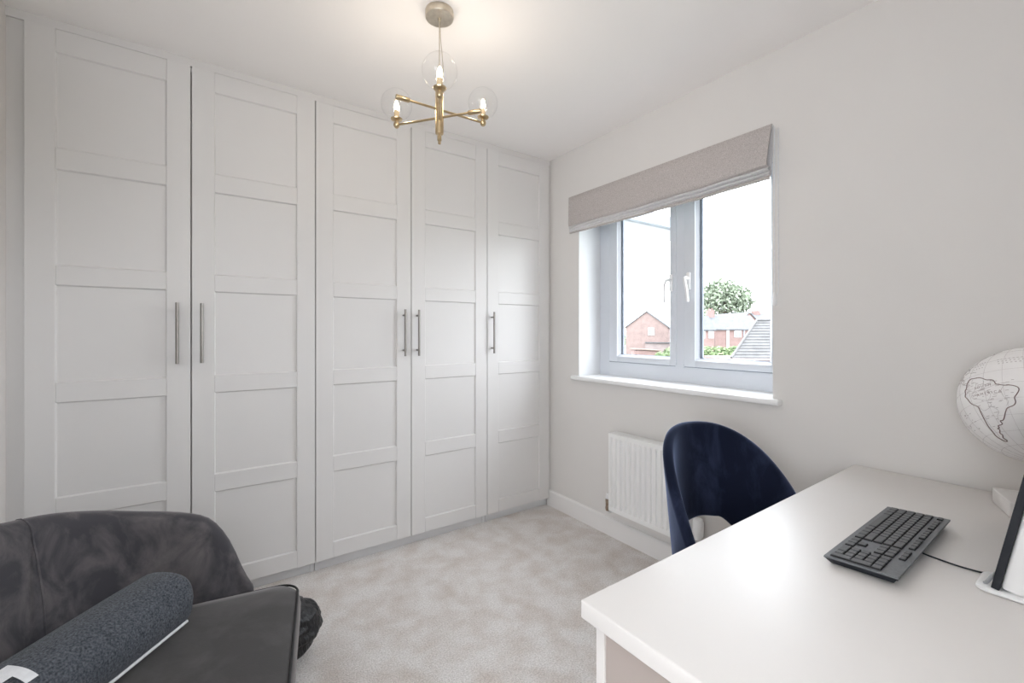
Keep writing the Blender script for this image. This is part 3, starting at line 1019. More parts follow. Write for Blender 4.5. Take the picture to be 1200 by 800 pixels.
# desired local north: up with a lean
lean = R(18)
n_ = (up_ - face * up_.dot(face)).normalized()
n_ = Matrix.Rotation(lean, 3, face) @ n_
e_ = n_.cross(face).normalized()
A = Matrix((q0, east0, north0)).transposed()
B = Matrix((face, e_, n_)).transposed()
GM = B @ A.inverted()
def gpt(lon, lat, h=.0006): return gp + (GM @ ll(lon, lat)) * (GR + h)
SA = [(-77, 8), (-75, 11), (-72, 12), (-70, 11.5), (-64, 10.5), (-61, 9), (-57, 6), (-52, 4.5), (-50, 0), (-48, -1), (-44, -2.5), (-40, -3), (-36, -5), (-35, -8), (-37, -12), (-39, -15), (-39, -19), (-41, -22), (-46, -24), (-48.5, -27), (-51, -31), (-54, -34.5), (-57, -35), (-57, -38), (-62, -39), (-62.5, -41), (-65, -41.5), (-64, -43), (-67, -46), (-66, -48), (-69, -51), (-68, -54), (-71, -55), (-74, -52), (-75.5, -48), (-74, -43), (-73, -37), (-71.5, -31), (-70.5, -24), (-70.5, -18.5), (-76, -14), (-79, -8), (-81, -5), (-80, -2), (-80, 1), (-78, 3), (-77.5, 6)]
CA = [(-77, 8), (-79.5, 9.3), (-83, 9), (-83.5, 15), (-88, 16), (-87, 21), (-90, 21), (-92, 18.5), (-95, 18.5), (-97.5, 22), (-97, 27), (-94, 29.5), (-90, 29), (-84, 30), (-81, 25), (-81, 31), (-76, 35), (-74, 40), (-70, 42), (-66, 45), (-60, 46), (-65, 49), (-57, 52), (-64, 60)]
CA2 = [(-77.5, 7), (-80, 7.3), (-84, 9.5), (-87.5, 13), (-94, 16), (-102, 18), (-106, 22), (-112, 29), (-110, 23), (-117, 32), (-124, 40), (-124, 48)]
AF = [(-17, 15), (-16.5, 12), (-13, 9), (-8, 4.5), (-3, 5), (4, 6.3), (9, 4), (9.5, -1), (13, -8), (12, -16), (15, -26), (18, -34)]
WI = [(-85, 22), (-80, 23), (-75, 20.2), (-72, 19.8), (-68.5, 18.5)]
def gline(pts, r, name, mat, closed=False, n=4, h=.0004, jit=0.0):
    rnd = random.Random(5)
    bm = bmesh.new()
    P2 = [gpt(a + rnd.uniform(-jit, jit), b + rnd.uniform(-jit, jit), h) for a, b in pts]
    tube(bm, catmull(P2, n, closed), r, 5, closed=closed)
    return bm
bm = gline(SA, .0011, '', '', True)
obj('continent_outline', bm, 'globe_ink', gs)
for L_ in (CA, CA2, AF, WI):
    obj('continent_outline', gline(L_, .0007, '', ''), 'globe_faint', gs)
bm = bmesh.new()
for la in range(-60, 76, 15):
    tube(bm, [gpt(lo, la, .0001) for lo in range(-180, 180, 6)], .0003, 4, closed=True)
for lo in range(-180, 180, 15):
    tube(bm, [gpt(lo, la, .0001) for la in range(-75, 76, 5)], .0003, 4)
obj('graticule', bm, 'globe_faint', gs)
# inner borders, rivers and tiny place marks on the land
rnd = random.Random(11)
bm = bmesh.new()
for L_ in ([(-70, 12), (-72, 7), (-67, 6), (-67, 1), (-70, -4), (-73, -7), (-70, -11), (-65, -12), (-60, -16), (-58, -20), (-62, -22), (-67, -22.5), (-69, -18)],
           [(-58, -20), (-55, -24), (-54, -27), (-57, -30), (-58, -34)], [(-60, 5), (-60, 1), (-52, 2)], [(-80, -3), (-75, -1), (-70, -4)],
           [(-70, -23), (-69, -30), (-71, -38), (-71, -45), (-72, -50)], [(-50, 0), (-55, -2), (-60, -3), (-67, -3), (-73, -4)],
           [(-47, -12), (-44, -18), (-46, -22)], [(-57, -5), (-55, -10), (-58, -14)], [(-45, -3), (-47, -8), (-46, -12)]):
    tube(bm, catmull([gpt(a + rnd.uniform(-.6, .6), b + rnd.uniform(-.6, .6), .0002) for a, b in L_], 3), .0004, 4)
obj('river_lines', bm, 'globe_faint', gs)
bm = bmesh.new()
def dash(lon, lat, wd, hh=.5):
    c = [gpt(lon - wd / 2, lat - hh, .0007), gpt(lon + wd / 2, lat - hh, .0007), gpt(lon + wd / 2, lat + hh, .0007), gpt(lon - wd / 2, lat + hh, .0007)]
    bm.faces.new([bm.verts.new(p) for p in c])
for k in range(150):
    lon = rnd.uniform(-78, -38); lat = rnd.uniform(-52, 9)
    if lat < -18 and (lon > -52 + (lat + 18) * .4 or lon < -72): continue
    if lat > 5 and lon > -60: continue
    if lat < -12 and lon < -69: continue
    dash(lon, lat, rnd.uniform(1.5, 4), .28)
for r_ in range(3):
    for k in range(7):
        dash(-50 + k * 3.2 + r_, 30 - r_ * 3.2, 1.5, .5)
for r_ in range(3):
    for k in range(4):
        dash(-72 + k * 3, 31 - r_ * 4, 1.3, .5)
for k in range(70):
    lon = rnd.uniform(-40, 0); lat = rnd.uniform(-60, -35)
    dash(lon, lat, rnd.uniform(1, 3), .3)
for k in range(14):
    dash(rnd.uniform(-108, -82), rnd.uniform(-38, -20), rnd.uniform(1, 4), .35)
obj('map_marks', bm, 'globe_faint', gs, kind='stuff')
def globe_text(txt, lon, lat, size, mat):
    cu = bpy.data.curves.new('t', 'FONT'); cu.body = txt; cu.size = size; cu.align_x = 'CENTER'; cu.space_character = 1.5
    cu.resolution_u = 2
    to = bpy.data.objects.new('t', cu)
    COL.objects.link(to)
    dg = bpy.context.evaluated_depsgraph_get()
    me = bpy.data.meshes.new_from_object(to.evaluated_get(dg))
    bpy.data.objects.remove(to); bpy.data.curves.remove(cu)
    for v in me.vertices:
        p = gpt(lon + v.co.x / math.cos(R(lat)), lat + v.co.y, .0008)
        v.co = p
    me.name = 'lettering'
    me.materials.clear(); me.materials.append(M[mat])
    o = bpy.data.objects.new('lettering', me)
    link(o, gs)
globe_text('SOUTH', -61, -1, 3.4, 'globe_ink')
globe_text('AMERICA', -57, -9, 3.6, 'globe_ink')
# axis, arm and block
pole = (GM @ Vector((0, 0, 1))).normalized()
bm = bmesh.new()
tube(bm, [gp + pole * (GR - .002), gp + pole * (GR + .010)], .004, 10)
lathe(bm, [(0, .008), (.006, .007), (.008, 0), (.006, -.007), (0, -.008)], 14, gp + pole * (GR + .014))
tube(bm, [gp - pole * (GR - .002), gp - pole * (GR + .018)], .004, 10)
obj('axis_pin', bm, 'chrome', gl, smooth=50)
axp = pole.cross(tocam).normalized()
if axp.dot(left) > 0: axp = -axp
bm = bmesh.new()
arc = [gp + (pole * math.cos(R(a)) + axp * math.sin(R(a))) * (GR + .013) for a in range(0, 181, 6)]
tube(bm, arc, .004, 8)
obj('meridian_arm', bm, 'chrome', gl, smooth=50)
bm = bmesh.new()
bot = gp - pole * (GR + .013)
tube(bm, catmull([bot, Vector((bot.x * .5, bot.y * .5, .07)), Vector((0, 0, .040))], 6), .006, 12)
obj('stand_rod', bm, 'chrome', gl, smooth=50)
bm = bmesh.new()
ra_ = math.atan2(.2466 - .2046, 1.831 - 1.721)
Mb = Matrix.Translation(Vector((1.831, .2466, 0)) - Vector((GC.x, GC.y, 0))) @ Matrix.Rotation(ra_, 4, 'Z')
box(bm, -.118, .02, -.13, 0, 0, .042, .004, 3, mtx=Mb)
obj('block_base', bm, 'marble', gl, smooth=40)

# ------------------------------------------------------------------ navy velvet chair
cf = Vector((math.cos(-1.865), math.sin(-1.865), 0))     # the way it faces
cp = Vector((-cf.y, cf.x, 0))
CC = Vector((1.374, .647, 0)) - cp * .008
dc = empty('desk_chair', CC, 0, 'navy velvet tub-backed chair pushed in at the desk', 'chair')
CRX, CRY = .219, .268
def cpt(u, dr, z):
    """u angle from the middle of the back; + to the viewer's right; dr offset along the outward normal"""
    k = 1 + .377 * (z - .45)
    n_ = Vector((-math.cos(u) / CRY, math.sin(u) / CRX, 0)).normalized()
    x, y = -CRY * math.cos(u) * k + n_.x * dr, CRX * math.sin(u) * k + n_.y * dr
    return cf * x + cp * y + Vector((0, 0, z))
bm = bmesh.new()
rings = []
UM = R(96)
N = 84
for k in range(N + 1):
    u = lerp(-UM, UM, k / N)
    au = abs(math.degrees(u))
    ztop = .872 - .38 * (abs(u) / 1.6) ** 2.555
    zbot = sinterp(au, [0, 18, 40, 54, 66, 96], [.547, .542, .485, .40, .385, .40])
    zbot = min(zbot, ztop - .03)
    th = .0165
    sec = []
    nz = 14
    for j in range(nz + 1):                    # inner face upward
        z = lerp(zbot + .01, ztop - .012, j / nz)
        sec.append(cpt(u, -th - .004 * math.sin(PI * j / nz), z))
    for j in range(1, 5):                      # rolled top
        a = PI * j / 5
        sec.append(cpt(u, -th * math.cos(a), ztop - .012 + .014 * math.sin(a)))
    for j in range(nz + 1):                    # outer face downward
        z = lerp(ztop - .012, zbot + .01, j / nz)
        sec.append(cpt(u, th, z))
    for j in range(1, 4):
        a = PI * j / 4
        sec.append(cpt(u, th * math.cos(a), zbot + .01 - .010 * math.sin(a)))
    rings.append(sec)
ringloft(bm, rings)
obj('backrest', bm, 'velvet_navy', dc, smooth=60)
bm = bmesh.new()
lathe(bm, [(0, .375), (.17, .375), (.185, .385), (.192, .405), (.190, .425), (.175, .440), (.13, .447), (0, .450)], 48, (0, 0, 0))
for v in bm.verts:
    x, y = v.co.x, v.co.y
    v.co = cf * (x * 1.25) + cp * (y * .99) + Vector((0, 0, v.co.z))
obj('seat', bm, 'velvet_navy', dc, smooth=60)
for sx, sy in ((-1, -1), (1, -1), (-1, 1), (1, 1)):
    bm = bmesh.new()
    a = cp * (.13 * sx) + cf * (.13 * sy) + Vector((0, 0, .38))
    b = cp * (.20 * sx) + cf * (.20 * sy) + Vector((0, 0, .0))
    tube(bm, [a, b], [.014, .009], 12)
    obj('leg', bm, 'legs', dc, smooth=50)

# ------------------------------------------------------------------ charcoal velvet tub armchair
AC = Vector((-.12, 1.19, 0))
AA = R(-11.8)                       # faces +x turned slightly
ar = empty('armchair', AC, AA, 'charcoal velvet tub armchair with piped seat, in front of the wardrobes', 'armchair')
def spow(v, e): return math.copysign(abs(v) ** e, v)
def plan(u, a, b, e=.85):
    """u = 0 at the back (-x); + goes to the far arm (+y)"""
    return Vector((-a * spow(math.cos(u), e), b * spow(math.sin(u), e), 0))
bm = bmesh.new()
UA = R(110)
N = 96
rings = []
def arm_h(au):
    return sum(interp(au + q, [0, 20, 38, 50, 62, 74, 86, 92, 98, 104, 109], [.80, .775, .745, .735, .713, .686, .664, .648, .605, .515, .40]) for q in (-4, -2, 0, 2, 4)) / 5
for k in range(N + 1):
    u = lerp(-UA, UA, k / N)
    au = abs(math.degrees(u))
    h = arm_h(au)
    p0 = plan(u, .375, .435)
    d = (plan(u + .01, .375, .435) - plan(u - .01, .375, .435)).normalized()
    nrm = Vector((d.y, -d.x, 0))
    if nrm.dot(p0) < 0: nrm = -nrm
    endk = sinterp(au, [88, 109], [1, .45])
    th = .052 * endk
    sec = []
    base = .10
    nz = 10
    for j in range(nz + 1):
        t = j / nz
        z = lerp(base, h - .04, t)
        sec.append(p0 - nrm * (th * (1.0 + .15 * math.sin(t * PI)) - .012 * t) + Vector((0, 0, z)) + nrm * (.03 * t ** 2))
    for j in range(1, 8):
        a = PI * j / 8
        sec.append(p0 + nrm * (.03 + (-.04 if True else 0) * 0) - nrm * ((th - .012) * math.cos(a)) + Vector((0, 0, h - .04 + .04 * math.sin(a))))
    for j in range(nz + 1):
        t = 1 - j / nz
        z = lerp(base, h - .04, t)
        sec.append(p0 + nrm * (th - .012 * t) + Vector((0, 0, z)) + nrm * (.03 * t ** 2))
    rings.append(sec)
ringloft(bm, rings)
obj('backrest', bm, 'velvet_grey', ar, smooth=60)
# stitched seams down the inside of the back
for us in (-42, 42):
    bm = bmesh.new()
    u = R(us)
    p0 = plan(u, .375, .435); d = (plan(u + .01, .375, .435) - plan(u - .01, .375, .435)).normalized()
    nrm = Vector((d.y, -d.x, 0))
    if nrm.dot(p0) < 0: nrm = -nrm
    h = arm_h(abs(us)); pts = []
    for j in range(13):
        t = j / 12
        pts.append(p0 - nrm * (.052 * (1.0 + .15 * math.sin(t * PI)) - .012 * t) + Vector((0, 0, lerp(.4, h - .04, t))) + nrm * (.03 * t ** 2))
    for j in range(1, 8):
        a = PI * j / 8
        pts.append(p0 + nrm * .03 - nrm * (.040 * math.cos(a)) + Vector((0, 0, h - .04 + .04 * math.sin(a))))
    tube(bm, pts, .0022, 6)
    obj('seam', bm, 'velvet_grey', ar, smooth=60)
# seat cushion: straight front, rounded corners, curved into the shell
SZ = .425
def seat_outline(off, z):
    pts = []
    xf, yh, rc = .292 - off, .40 - off, .055
    for s in (-1, 1):
        arc = []
        for k in range(9):
            a = R(90 * k / 8)
            arc.append(Vector((xf - rc + rc * math.cos(a), s * (yh - rc + rc * math.sin(a)), z)))
        if s < 0: pts += list(reversed(arc)) 
        else: pts += arc
    side = [Vector((.10, .405 - off, z))]
    back = []
    for k in range(25):
        u = R(lerp(82, -82, k / 24))
        p = plan(u, .335 - off, .39 - off)
        back.append(Vector((p.x, p.y, z)))
    return pts + back
bm = bmesh.new()
rings = [seat_outline(.012, SZ - .125), seat_outline(.003, SZ - .118), seat_outline(-.008, SZ - .085), seat_outline(-.009, SZ - .05), seat_outline(-.004, SZ - .022), seat_outline(.003, SZ - .012), seat_outline(.012, SZ - .002),
         seat_outline(.05, SZ + .006), seat_outline(.13, SZ + .014), seat_outline(.24, SZ + .018)]
ringloft(bm, rings)
sc_ = obj('seat_cushion', bm, 'velvet_seat', ar, smooth=60)
for dz, mt in ((-.010, 'black_plastic'),):
    bm = bmesh.new()
    tube(bm, seat_outline(-.001, SZ + dz), .0032, 6, closed=True)
    obj('piping', bm, 'velvet_navy' if False else 'key_side', sc_, smooth=60)
bm = bmesh.new()
ringloft(bm, [seat_outline(.03, .10), seat_outline(.015, .12), seat_outline(.012, SZ - .128)])
obj('seat_base', bm, 'velvet_grey', ar, smooth=60)
for x, y in ((.22, .30), (.22, -.30), (-.26, .27), (-.26, -.27)):
    bm = bmesh.new()
    tube(bm, [(x, y, .105), (x * 1.06, y * 1.06, 0)], [.020, .012], 14)
    obj('leg', bm, 'legs', ar, smooth=50)

# ------------------------------------------------------------------ felt cushion on the armchair
E1 = Vector((-.072, 1.463, 0)); dB = Vector((-.63, -.777, 0)).normalized()
BLN = .50
cu = empty('bolster_cushion', E1 + dB * BLN / 2 + Vector((0, 0, SZ + .014)), math.atan2(dB.y, dB.x), 'charcoal felt bolster cushion with white underside and white lettering, on the armchair seat', 'cushion')
# local x along dB (towards the near end); local y to the left of that = towards the chair front
def felt_sec(x, s):
    ry, rz = .082 * s, .072 * s
    out = []
    for k in range(28):
        a = 2 * PI * k / 28
        ca, sa = math.cos(a), math.sin(a)
        yy = ry * spow(ca, .85)
        zz = rz * spow(sa, .9)
        out.append(Vector((x, yy, .072 + zz)))
    return out
bm = bmesh.new()
rings = []
for k in range(33):
    t = k / 32
    x = lerp(-BLN / 2, BLN / 2, t)
    e = min(t, 1 - t)
    s = sinterp(e, [0, .012, .035], [.84, .96, 1.0])
    rings.append(felt_sec(x, s))
ringloft(bm, rings)
for v in bm.verts:
    n = noise.noise(v.co * 9) * .004
    v.co += Vector((0, n, n))
fc = obj('cover', bm, 'felt', cu, smooth=70)
bm = bmesh.new()
tube(bm, [(lerp(-BLN / 2 + .02, BLN / 2 - .02, k / 16), .0695, .0225) for k in range(17)], .0036, 8)
obj('white_backing', bm, 'white_cloth', cu, smooth=60)
# big white printed letter wrapped on the cover near the lower end
def on_felt(x, a):
    ca, sa = math.cos(a), math.sin(a)
    return Vector((x, .0865 * spow(ca, .85), .072 + .0765 * spow(sa, .9)))
bm = bmesh.new()
def strip(x0, x1, a0, a1, n=8, skew=0.0):
    R0 = [bm.verts.new(on_felt(x0, R(lerp(a0, a1, k / n)))) for k in range(n + 1)]
    R1 = [bm.verts.new(on_felt(x1, R(lerp(a0, a1, k / n)))) for k in range(n + 1)]
    for k in range(n):
        bm.faces.new((R0[k], R0[k + 1], R1[k + 1], R1[k]))
strip(.094, .114, 52, 92)
strip(.114, .24, 73, 92)
obj('lettering', bm, 'white_cloth', cu)

# ------------------------------------------------------------------ black fur throw bunched on the carpet behind the seat
fu = Vector((.215, 1.80, 0))
bm = bmesh.new()
bmesh.ops.create_icosphere(bm, subdivisions=5, radius=1.0)
for v in bm.verts:
    p = v.co.copy()
    q = Vector((p.x * .150, p.y * .120, p.z * .115))
    if q.z < 0: q.z *= .98
    fold = noise.noise(Vector((p.x * 1.5, p.y * 1.5, p.z * 5.0)) + Vector((3, 1, 2))) * .016 + noise.noise(p * 7) * .005
    q += p.normalized() * fold
    q.z = max(q.z + .113, .001)
    v.co = q
obj('fur_throw', bm, 'black_fur', smooth=80, loc=fu, label='black and tan faux-fur throw bunched on the carpet beyond the armchair seat', category='throw')

# ------------------------------------------------------------------ outside
def far(px, py, D):
    c_, s_ = math.cos(R(-YAW)), math.sin(R(-YAW))
    lx = (px - 600) / 520 * D
    return Vector((lx * c_ + D * s_, -lx * s_ + D * c_, 1.2 - (py - 388.4) / 520 * D))
GZ = -3.0
bm = bmesh.new(); box(bm, 2.6, 320, -120, 260, GZ - .2, GZ)
obj('lawn', bm, 'grass', kind='structure')

def prism(bm, pts, depth, mat=0):
    """pts: front polygon; depth: vector"""
    A = [bm.verts.new(p) for p in pts]; B = [bm.verts.new(Vector(p) + depth) for p in pts]
    f = bm.faces.new(A); f.material_index = mat
    f = bm.faces.new(B[::-1]); f.material_index = mat
    for k in range(len(A)):
        q = (k + 1) % len(A)
        f = bm.faces.new((A[k], B[k], B[q], A[q])); f.material_index = mat

cY, sY = math.cos(R(-YAW)), math.sin(R(-YAW))
def house(name, O, ang, W, Dp, He, Hr, label, gable_front=True, mat='brick'):
    """O = left front ground corner; ang = heading of its front; front spans +x local; gable faces front"""
    t = empty(name, O, ang, label, 'house')
    bm = bmesh.new()
    if gable_front:
        prism(bm, [Vector((0, 0, 0)), Vector((W, 0, 0)), Vector((W, 0, He)), Vector((W / 2, 0, Hr)), Vector((0, 0, He))], Vector((0, Dp, 0)))
    else:
        prism(bm, [Vector((0, 0, 0)), Vector((0, Dp, 0)), Vector((0, Dp, He)), Vector((0, Dp / 2, Hr)), Vector((0, 0, He))], Vector((W, 0, 0)))
    obj('walls', bm, mat, t)
    bm = bmesh.new()
    o_, th = .25, .18
    if gable_front:
        for s in (0, 1):
            xe = -o_ if s == 0 else W + o_
            sl = (Hr - He) / (W / 2)
            prism(bm, [Vector((W / 2, -.2, Hr + .02)), Vector((xe, -.2, He - sl * o_ + .02)), Vector((xe, -.2, He - sl * o_ + .02 + th)), Vector((W / 2, -.2, Hr + th + .02))], Vector((0, Dp + .4, 0)))
    else:
        for s in (0, 1):
            ye = -o_ if s == 0 else Dp + o_
            sl = (Hr - He) / (Dp / 2)
            prism(bm, [Vector((-.2, Dp / 2, Hr + .02)), Vector((-.2, ye, He - sl * o_ + .02)), Vector((-.2, ye, He - sl * o_ + .02 + th)), Vector((-.2, Dp / 2, Hr + th + .02))], Vector((W + .4, 0, 0)))
    obj('roof', bm, 'slate', t)
    return t
def house_window(t, x, z, w_, h_, lights=2, y=0.0):
    bm = bmesh.new()
    box(bm, x, x + w_, y - .09, y - .01, z, z + h_)
    f = obj('window', bm, 'house_white', t)
    pw = w_ / lights
    for k in range(lights):
        bm = bmesh.new()
        box(bm, x + k * pw + .14, x + (k + 1) * pw - .1, y - .13, y - .09, z + .14, z + h_ - .14)
        obj('pane', bm, 'house_glass', f)

# gable-fronted house seen through the left light, 80 m away, square on to the camera
D1 = 80
O = far(733.5, 388.4, D1); O.z = GZ
W1 = 51 / 520 * D1
He1 = 1.2 - (383.5 - 388.4) / 520 * D1 - GZ
Hr1 = 1.2 - (366.0 - 388.4) / 520 * D1 - GZ
hA = house('gabled_house', O, R(YAW) - R(30), W1 * .93, 8, He1, Hr1, 'red brick house with a plain gable and one small window, seen through the left pane')
house_window(hA, W1 * .50, He1 - 1.4, 1.1, 1.3)
bm = bmesh.new(); box(bm, W1 * .45, W1 + 2.5, -.35, -.02, 0, He1 - 2.7)
obj('lean_to_wall', bm, noisy('pale_brick', (.16, .13, .125), (.19, .155, .15), .9, 1.0, detail=6), hA)
bm = bmesh.new(); box(bm, W1 * .45 - .05, W1 + 2.5, -.6, -.05, He1 - 2.75, He1 - 2.6)
obj('lean_to_roof', bm, 'slate', hA)
# shed/fence in front of it
fO = far(744, 410, 62); 
sh = empty('garden_shed', (fO.x, fO.y, GZ), R(YAW), 'low brown-roofed garden shed in front of the gabled house', 'shed')
bm = bmesh.new(); box(bm, 0, 3.4, 0, 2, 0, 1.55)
obj('walls', bm, 'brick_b', sh)
bm = bmesh.new(); prism(bm, [Vector((-.2, -.2, 1.75)), Vector((3.6, -.2, 1.5)), Vector((3.6, -.2, 1.6)), Vector((-.2, -.2, 1.86))], Vector((0, 2.4, 0)))
obj('roof', bm, noisy('brown_felt_roof', (.12, .09, .07), (.16, .12, .10), .9, 3), sh)

# terrace seen through the right light
D2 = 78
O = far(801, 388.4, D2 - 10); O.z = GZ
e2 = 1.2 - (386.5 - 388.4) / 520 * D2 - GZ
hC = house('terrace_wing', O, R(YAW), 36 / 520 * (D2 - 10), 5, e2, e2 + 2.0, 'near end of the red brick terrace with a low grey roof', False, 'brick_b')
house_window(hC, 2.4, e2 - 1.3, .9, 1.1); house_window(hC, 3.8, e2 - 1.3, .8, 1.1)
O = far(838, 388.4, D2 - 1); O.z = GZ
WB = 50 / 520 * D2
e3 = 1.2 - (386.0 - 388.4) / 520 * D2 - GZ
r3 = 1.2 - (371.0 - 388.4) / 520 * (D2 + 3) - GZ
hB = house('terrace_house', O, R(YAW) - R(4), WB, 8, e3, r3, 'red brick terrace house with grey roof, chimney and white windows, through the right pane', False, 'brick_b')
house_window(hB, 3.2, e3 - 1.35, 1.2, 1.15); house_window(hB, 5.6, e3 - 1.35, 1.3, 1.15)
bm = bmesh.new(); box(bm, 1.9, 2.35, -.15, -.01, 0, e3 + .3)
obj('downpipe', bm, 'house_white', hB)
bm = bmesh.new(); box(bm, 4.75, 4.95, -.15, -.01, 0, e3 - .1)
obj('downpipe', bm, 'gutter', hB, label='dark downpipe')
bm = bmesh.new(); box(bm, .1, 1.2, 3.4, 4.6, r3 - .8, r3 + 1.15); box(bm, .3, .55, 3.8, 4.1, r3 + 1.15, r3 + 1.5); box(bm, .75, 1.0, 3.8, 4.1, r3 + 1.15, r3 + 1.5)
obj('chimney', bm, 'brick_b', hB)
D3 = 95
O = far(868.5, 388.4, D3); O.z = GZ
W3 = 20 / 520 * D3
hD = house('far_gable_house', O, R(YAW) + R(6), W3, 14, 1.2 + (388.4 - 376) / 520 * D3 - GZ, 1.2 + (388.4 - 366.5) / 520 * D3 - GZ, 'red brick gable with grey roof beyond the terrace', True, 'brick_b')
D4 = 110
O = far(886, 388.4, D4); O.z = GZ
hE = house('distant_house', O, R(YAW), 60 / 520 * D4, 8, 1.2 + (388.4 - 376) / 520 * D4 - GZ, 1.2 + (388.4 - 367) / 520 * D4 - GZ, 'distant grey-roofed house behind the tiled hip roof', False, 'brick_b')
bm = bmesh.new(); box(bm, 1.2, 2.8, 3, 4.6, 8.0, 9.6)
obj('chimney', bm, 'brick_b', hE)

# neighbour's hipped tile roof, close by: overlapping courses are real steps
D5 = 24
nr = empty('tiled_hip_roof', far(880, 422, D5), R(YAW), 'pale tiled hip roof of the neighbouring building, close outside the window', 'roof')
y_l = lambda py, D: 1.2 - (py - 388.4) / 520 * D
bm = bmesh.new()
rows_n = 13
zb = y_l(420, D5); zt = y_l(376, D5 + 2.2)
xl0, xl1 = (857 - 880) / 520 * D5, (887 - 600) / 520 * (D5 + 2.2) - 280 / 520 * D5
org = far(880, 422, D5)
for k in range(rows_n):
    t0, t1 = k / rows_n, (k + 1.12) / rows_n
    a = []
    for t, lift in ((t0, .085), (t1, .0)):
        xl = lerp(xl0, xl1, t); z = lerp(zb, zt, t) - org.z; y = 2.2 * t
        a.append((xl, y, z + lift))
    xr = 6.5
    pts = [Vector((a[0][0], a[0][1], a[0][2] - .07)), Vector((a[0][0], a[0][1], a[0][2])), Vector((a[1][0], a[1][1], a[1][2])), Vector((a[1][0], a[1][1], a[1][2] - .07))]
    pr = [Vector((xr, p.y, p.z)) for p in pts]
    A = [bm.verts.new(p) for p in pts]; B = [bm.verts.new(p) for p in pr]
    bm.faces.new(A); bm.faces.new(B[::-1])
    for q in range(4):
        bm.faces.new((A[q], B[q], B[(q + 1) % 4], A[(q + 1) % 4]))
obj('tile_courses', bm, 'pantile', nr, kind='stuff')
bm = bmesh.new()
box(bm, xl0 + .15, 6.3, .2, 4.0, GZ - org.z, zb - org.z - .05)
obj('walls', bm, 'brick_b', nr)
bm = bmesh.new()
box(bm, xl0, 6.5, -.12, .0, zb - org.z - .09, zb - org.z - .02)
obj('gutter', bm, 'gutter', nr)
bm = bmesh.new()
tube(bm, [Vector((xl0, 0, zb - org.z + .05)), Vector((xl1, 2.2, zt - org.z + .06)), Vector((6.5, 2.25, zt - org.z + .06))], .07, 8)
obj('ridge_tiles', bm, 'pantile', nr, smooth=50)

# foliage
def leaves(name, mat, lobes, n, size, seed, parent=None, loc=None, **props):
    rnd = random.Random(seed)
    verts, faces = [], []
    vol = [l[3] * l[4] * l[5] for l in lobes]
    for k in range(n):
        l = rnd.choices(lobes, vol)[0]
        a, c = rnd.uniform(0, 2 * PI), rnd.uniform(-1, 1)
        r = rnd.random() ** .35
        s = math.sqrt(1 - c * c)
        p = Vector((l[0] + l[3] * r * s * math.cos(a), l[1] + l[4] * r * s * math.sin(a), l[2] + l[5] * r * c))
        d = Vector((rnd.gauss(0, 1), rnd.gauss(0, 1), rnd.gauss(0, 1))).normalized()
        e = d.cross(Vector((rnd.gauss(0, 1), rnd.gauss(0, 1), rnd.gauss(0, 1)))).normalized()
        sz = size * rnd.uniform(.6, 1.3)
        b0 = len(verts)
        f_ = d.cross(e)
        verts += [p - d * sz, p + e * sz * .45 + f_ * sz * .1, p + d * sz, p - e * sz * .45 + f_ * sz * .1]
        faces.append((b0, b0 + 1, b0 + 2, b0 + 3))
    me = bpy.data.meshes.new(name)
    me.from_pydata(verts, [], faces)
    me.materials.append(M[mat])
    o = bpy.data.objects.new(name, me)
    if loc is not None: o.location = loc
    return link(o, parent, **props)
D6 = 125
tO = far(848, 388.4, D6); tO.z = GZ
tr = empty('leafy_tree', tO, R(YAW), 'big round leafy green tree rising behind the terrace roofs', 'tree')
k6 = D6 / 520
zc = lambda py: 1.2 - (py - 388.4) * k6 - GZ
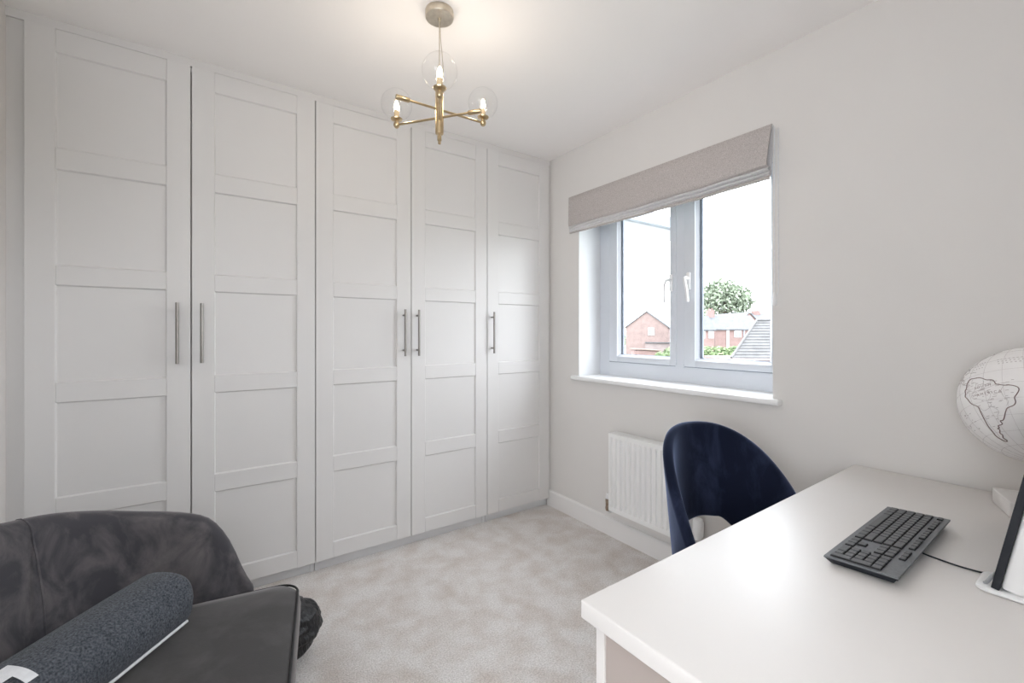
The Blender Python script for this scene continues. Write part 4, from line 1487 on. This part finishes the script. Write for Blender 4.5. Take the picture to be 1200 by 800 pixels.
leaves('foliage', 'foliage', [(0, 0, zc(352), 30 * k6, 6, 22 * k6), (-14 * k6, 0, zc(346), 18 * k6, 5, 16 * k6), (16 * k6, 0, zc(352), 19 * k6, 5, 17 * k6), (0, 0, zc(338), 20 * k6, 5, 12 * k6),
                              (-24 * k6, 0, zc(366), 14 * k6, 4, 13 * k6)], 3600, .62, 3, tr, kind='stuff')
bm = bmesh.new(); tube(bm, [(0, 0, 0), (.1, 0, zc(365)), (.8, 0, zc(345))], [.6, .45, .15], 10)
tube(bm, [(.1, 0, zc(370)), (-4, 0, zc(350))], [.35, .1], 8); tube(bm, [(.1, 0, zc(368)), (4.5, 0, zc(350))], [.35, .1], 8)
obj('trunk', bm, 'bark', tr)
D7 = 58
hO = far(838, 404, D7)
leaves('hedge', 'foliage_b', [(-4.2, 0, 1.2, 2.6, 1.6, 1.0), (-.4, 0, 1.25, 2.4, 1.6, .85), (2.4, 0, 1.2, 1.8, 1.3, .9)], 2600, .22, 8, None, (hO.x, hO.y, GZ + .2),
       label='bright green garden hedge below the terrace houses', category='hedge').rotation_euler = (0, 0, R(YAW))
sO = far(773, 413, 56)
leaves('shrub', 'foliage_b', [(0, 0, .8, .75, .6, .85)], 500, .16, 9, None, (sO.x, sO.y, GZ),
       label='small round green shrub in front of the gabled house', category='shrub').rotation_euler = (0, 0, R(YAW))
tO = far(726, 400, 100); tO.z = GZ
leaves('conifer', 'foliage', [(0, 0, 2.5, 1.6, 1.4, 3.2)], 600, .35, 10, None, tO, label='dark conifer standing beside the gabled house', category='tree')

# eaves of the house's own projecting wing, high outside the left light
ev = empty('roof_eaves', (0, 0, 0), 0, 'pale soffit and gutter of the projecting eaves above the window', 'eaves')
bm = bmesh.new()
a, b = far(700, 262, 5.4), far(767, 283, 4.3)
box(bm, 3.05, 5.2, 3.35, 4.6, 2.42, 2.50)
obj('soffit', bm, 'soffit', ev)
bm = bmesh.new()
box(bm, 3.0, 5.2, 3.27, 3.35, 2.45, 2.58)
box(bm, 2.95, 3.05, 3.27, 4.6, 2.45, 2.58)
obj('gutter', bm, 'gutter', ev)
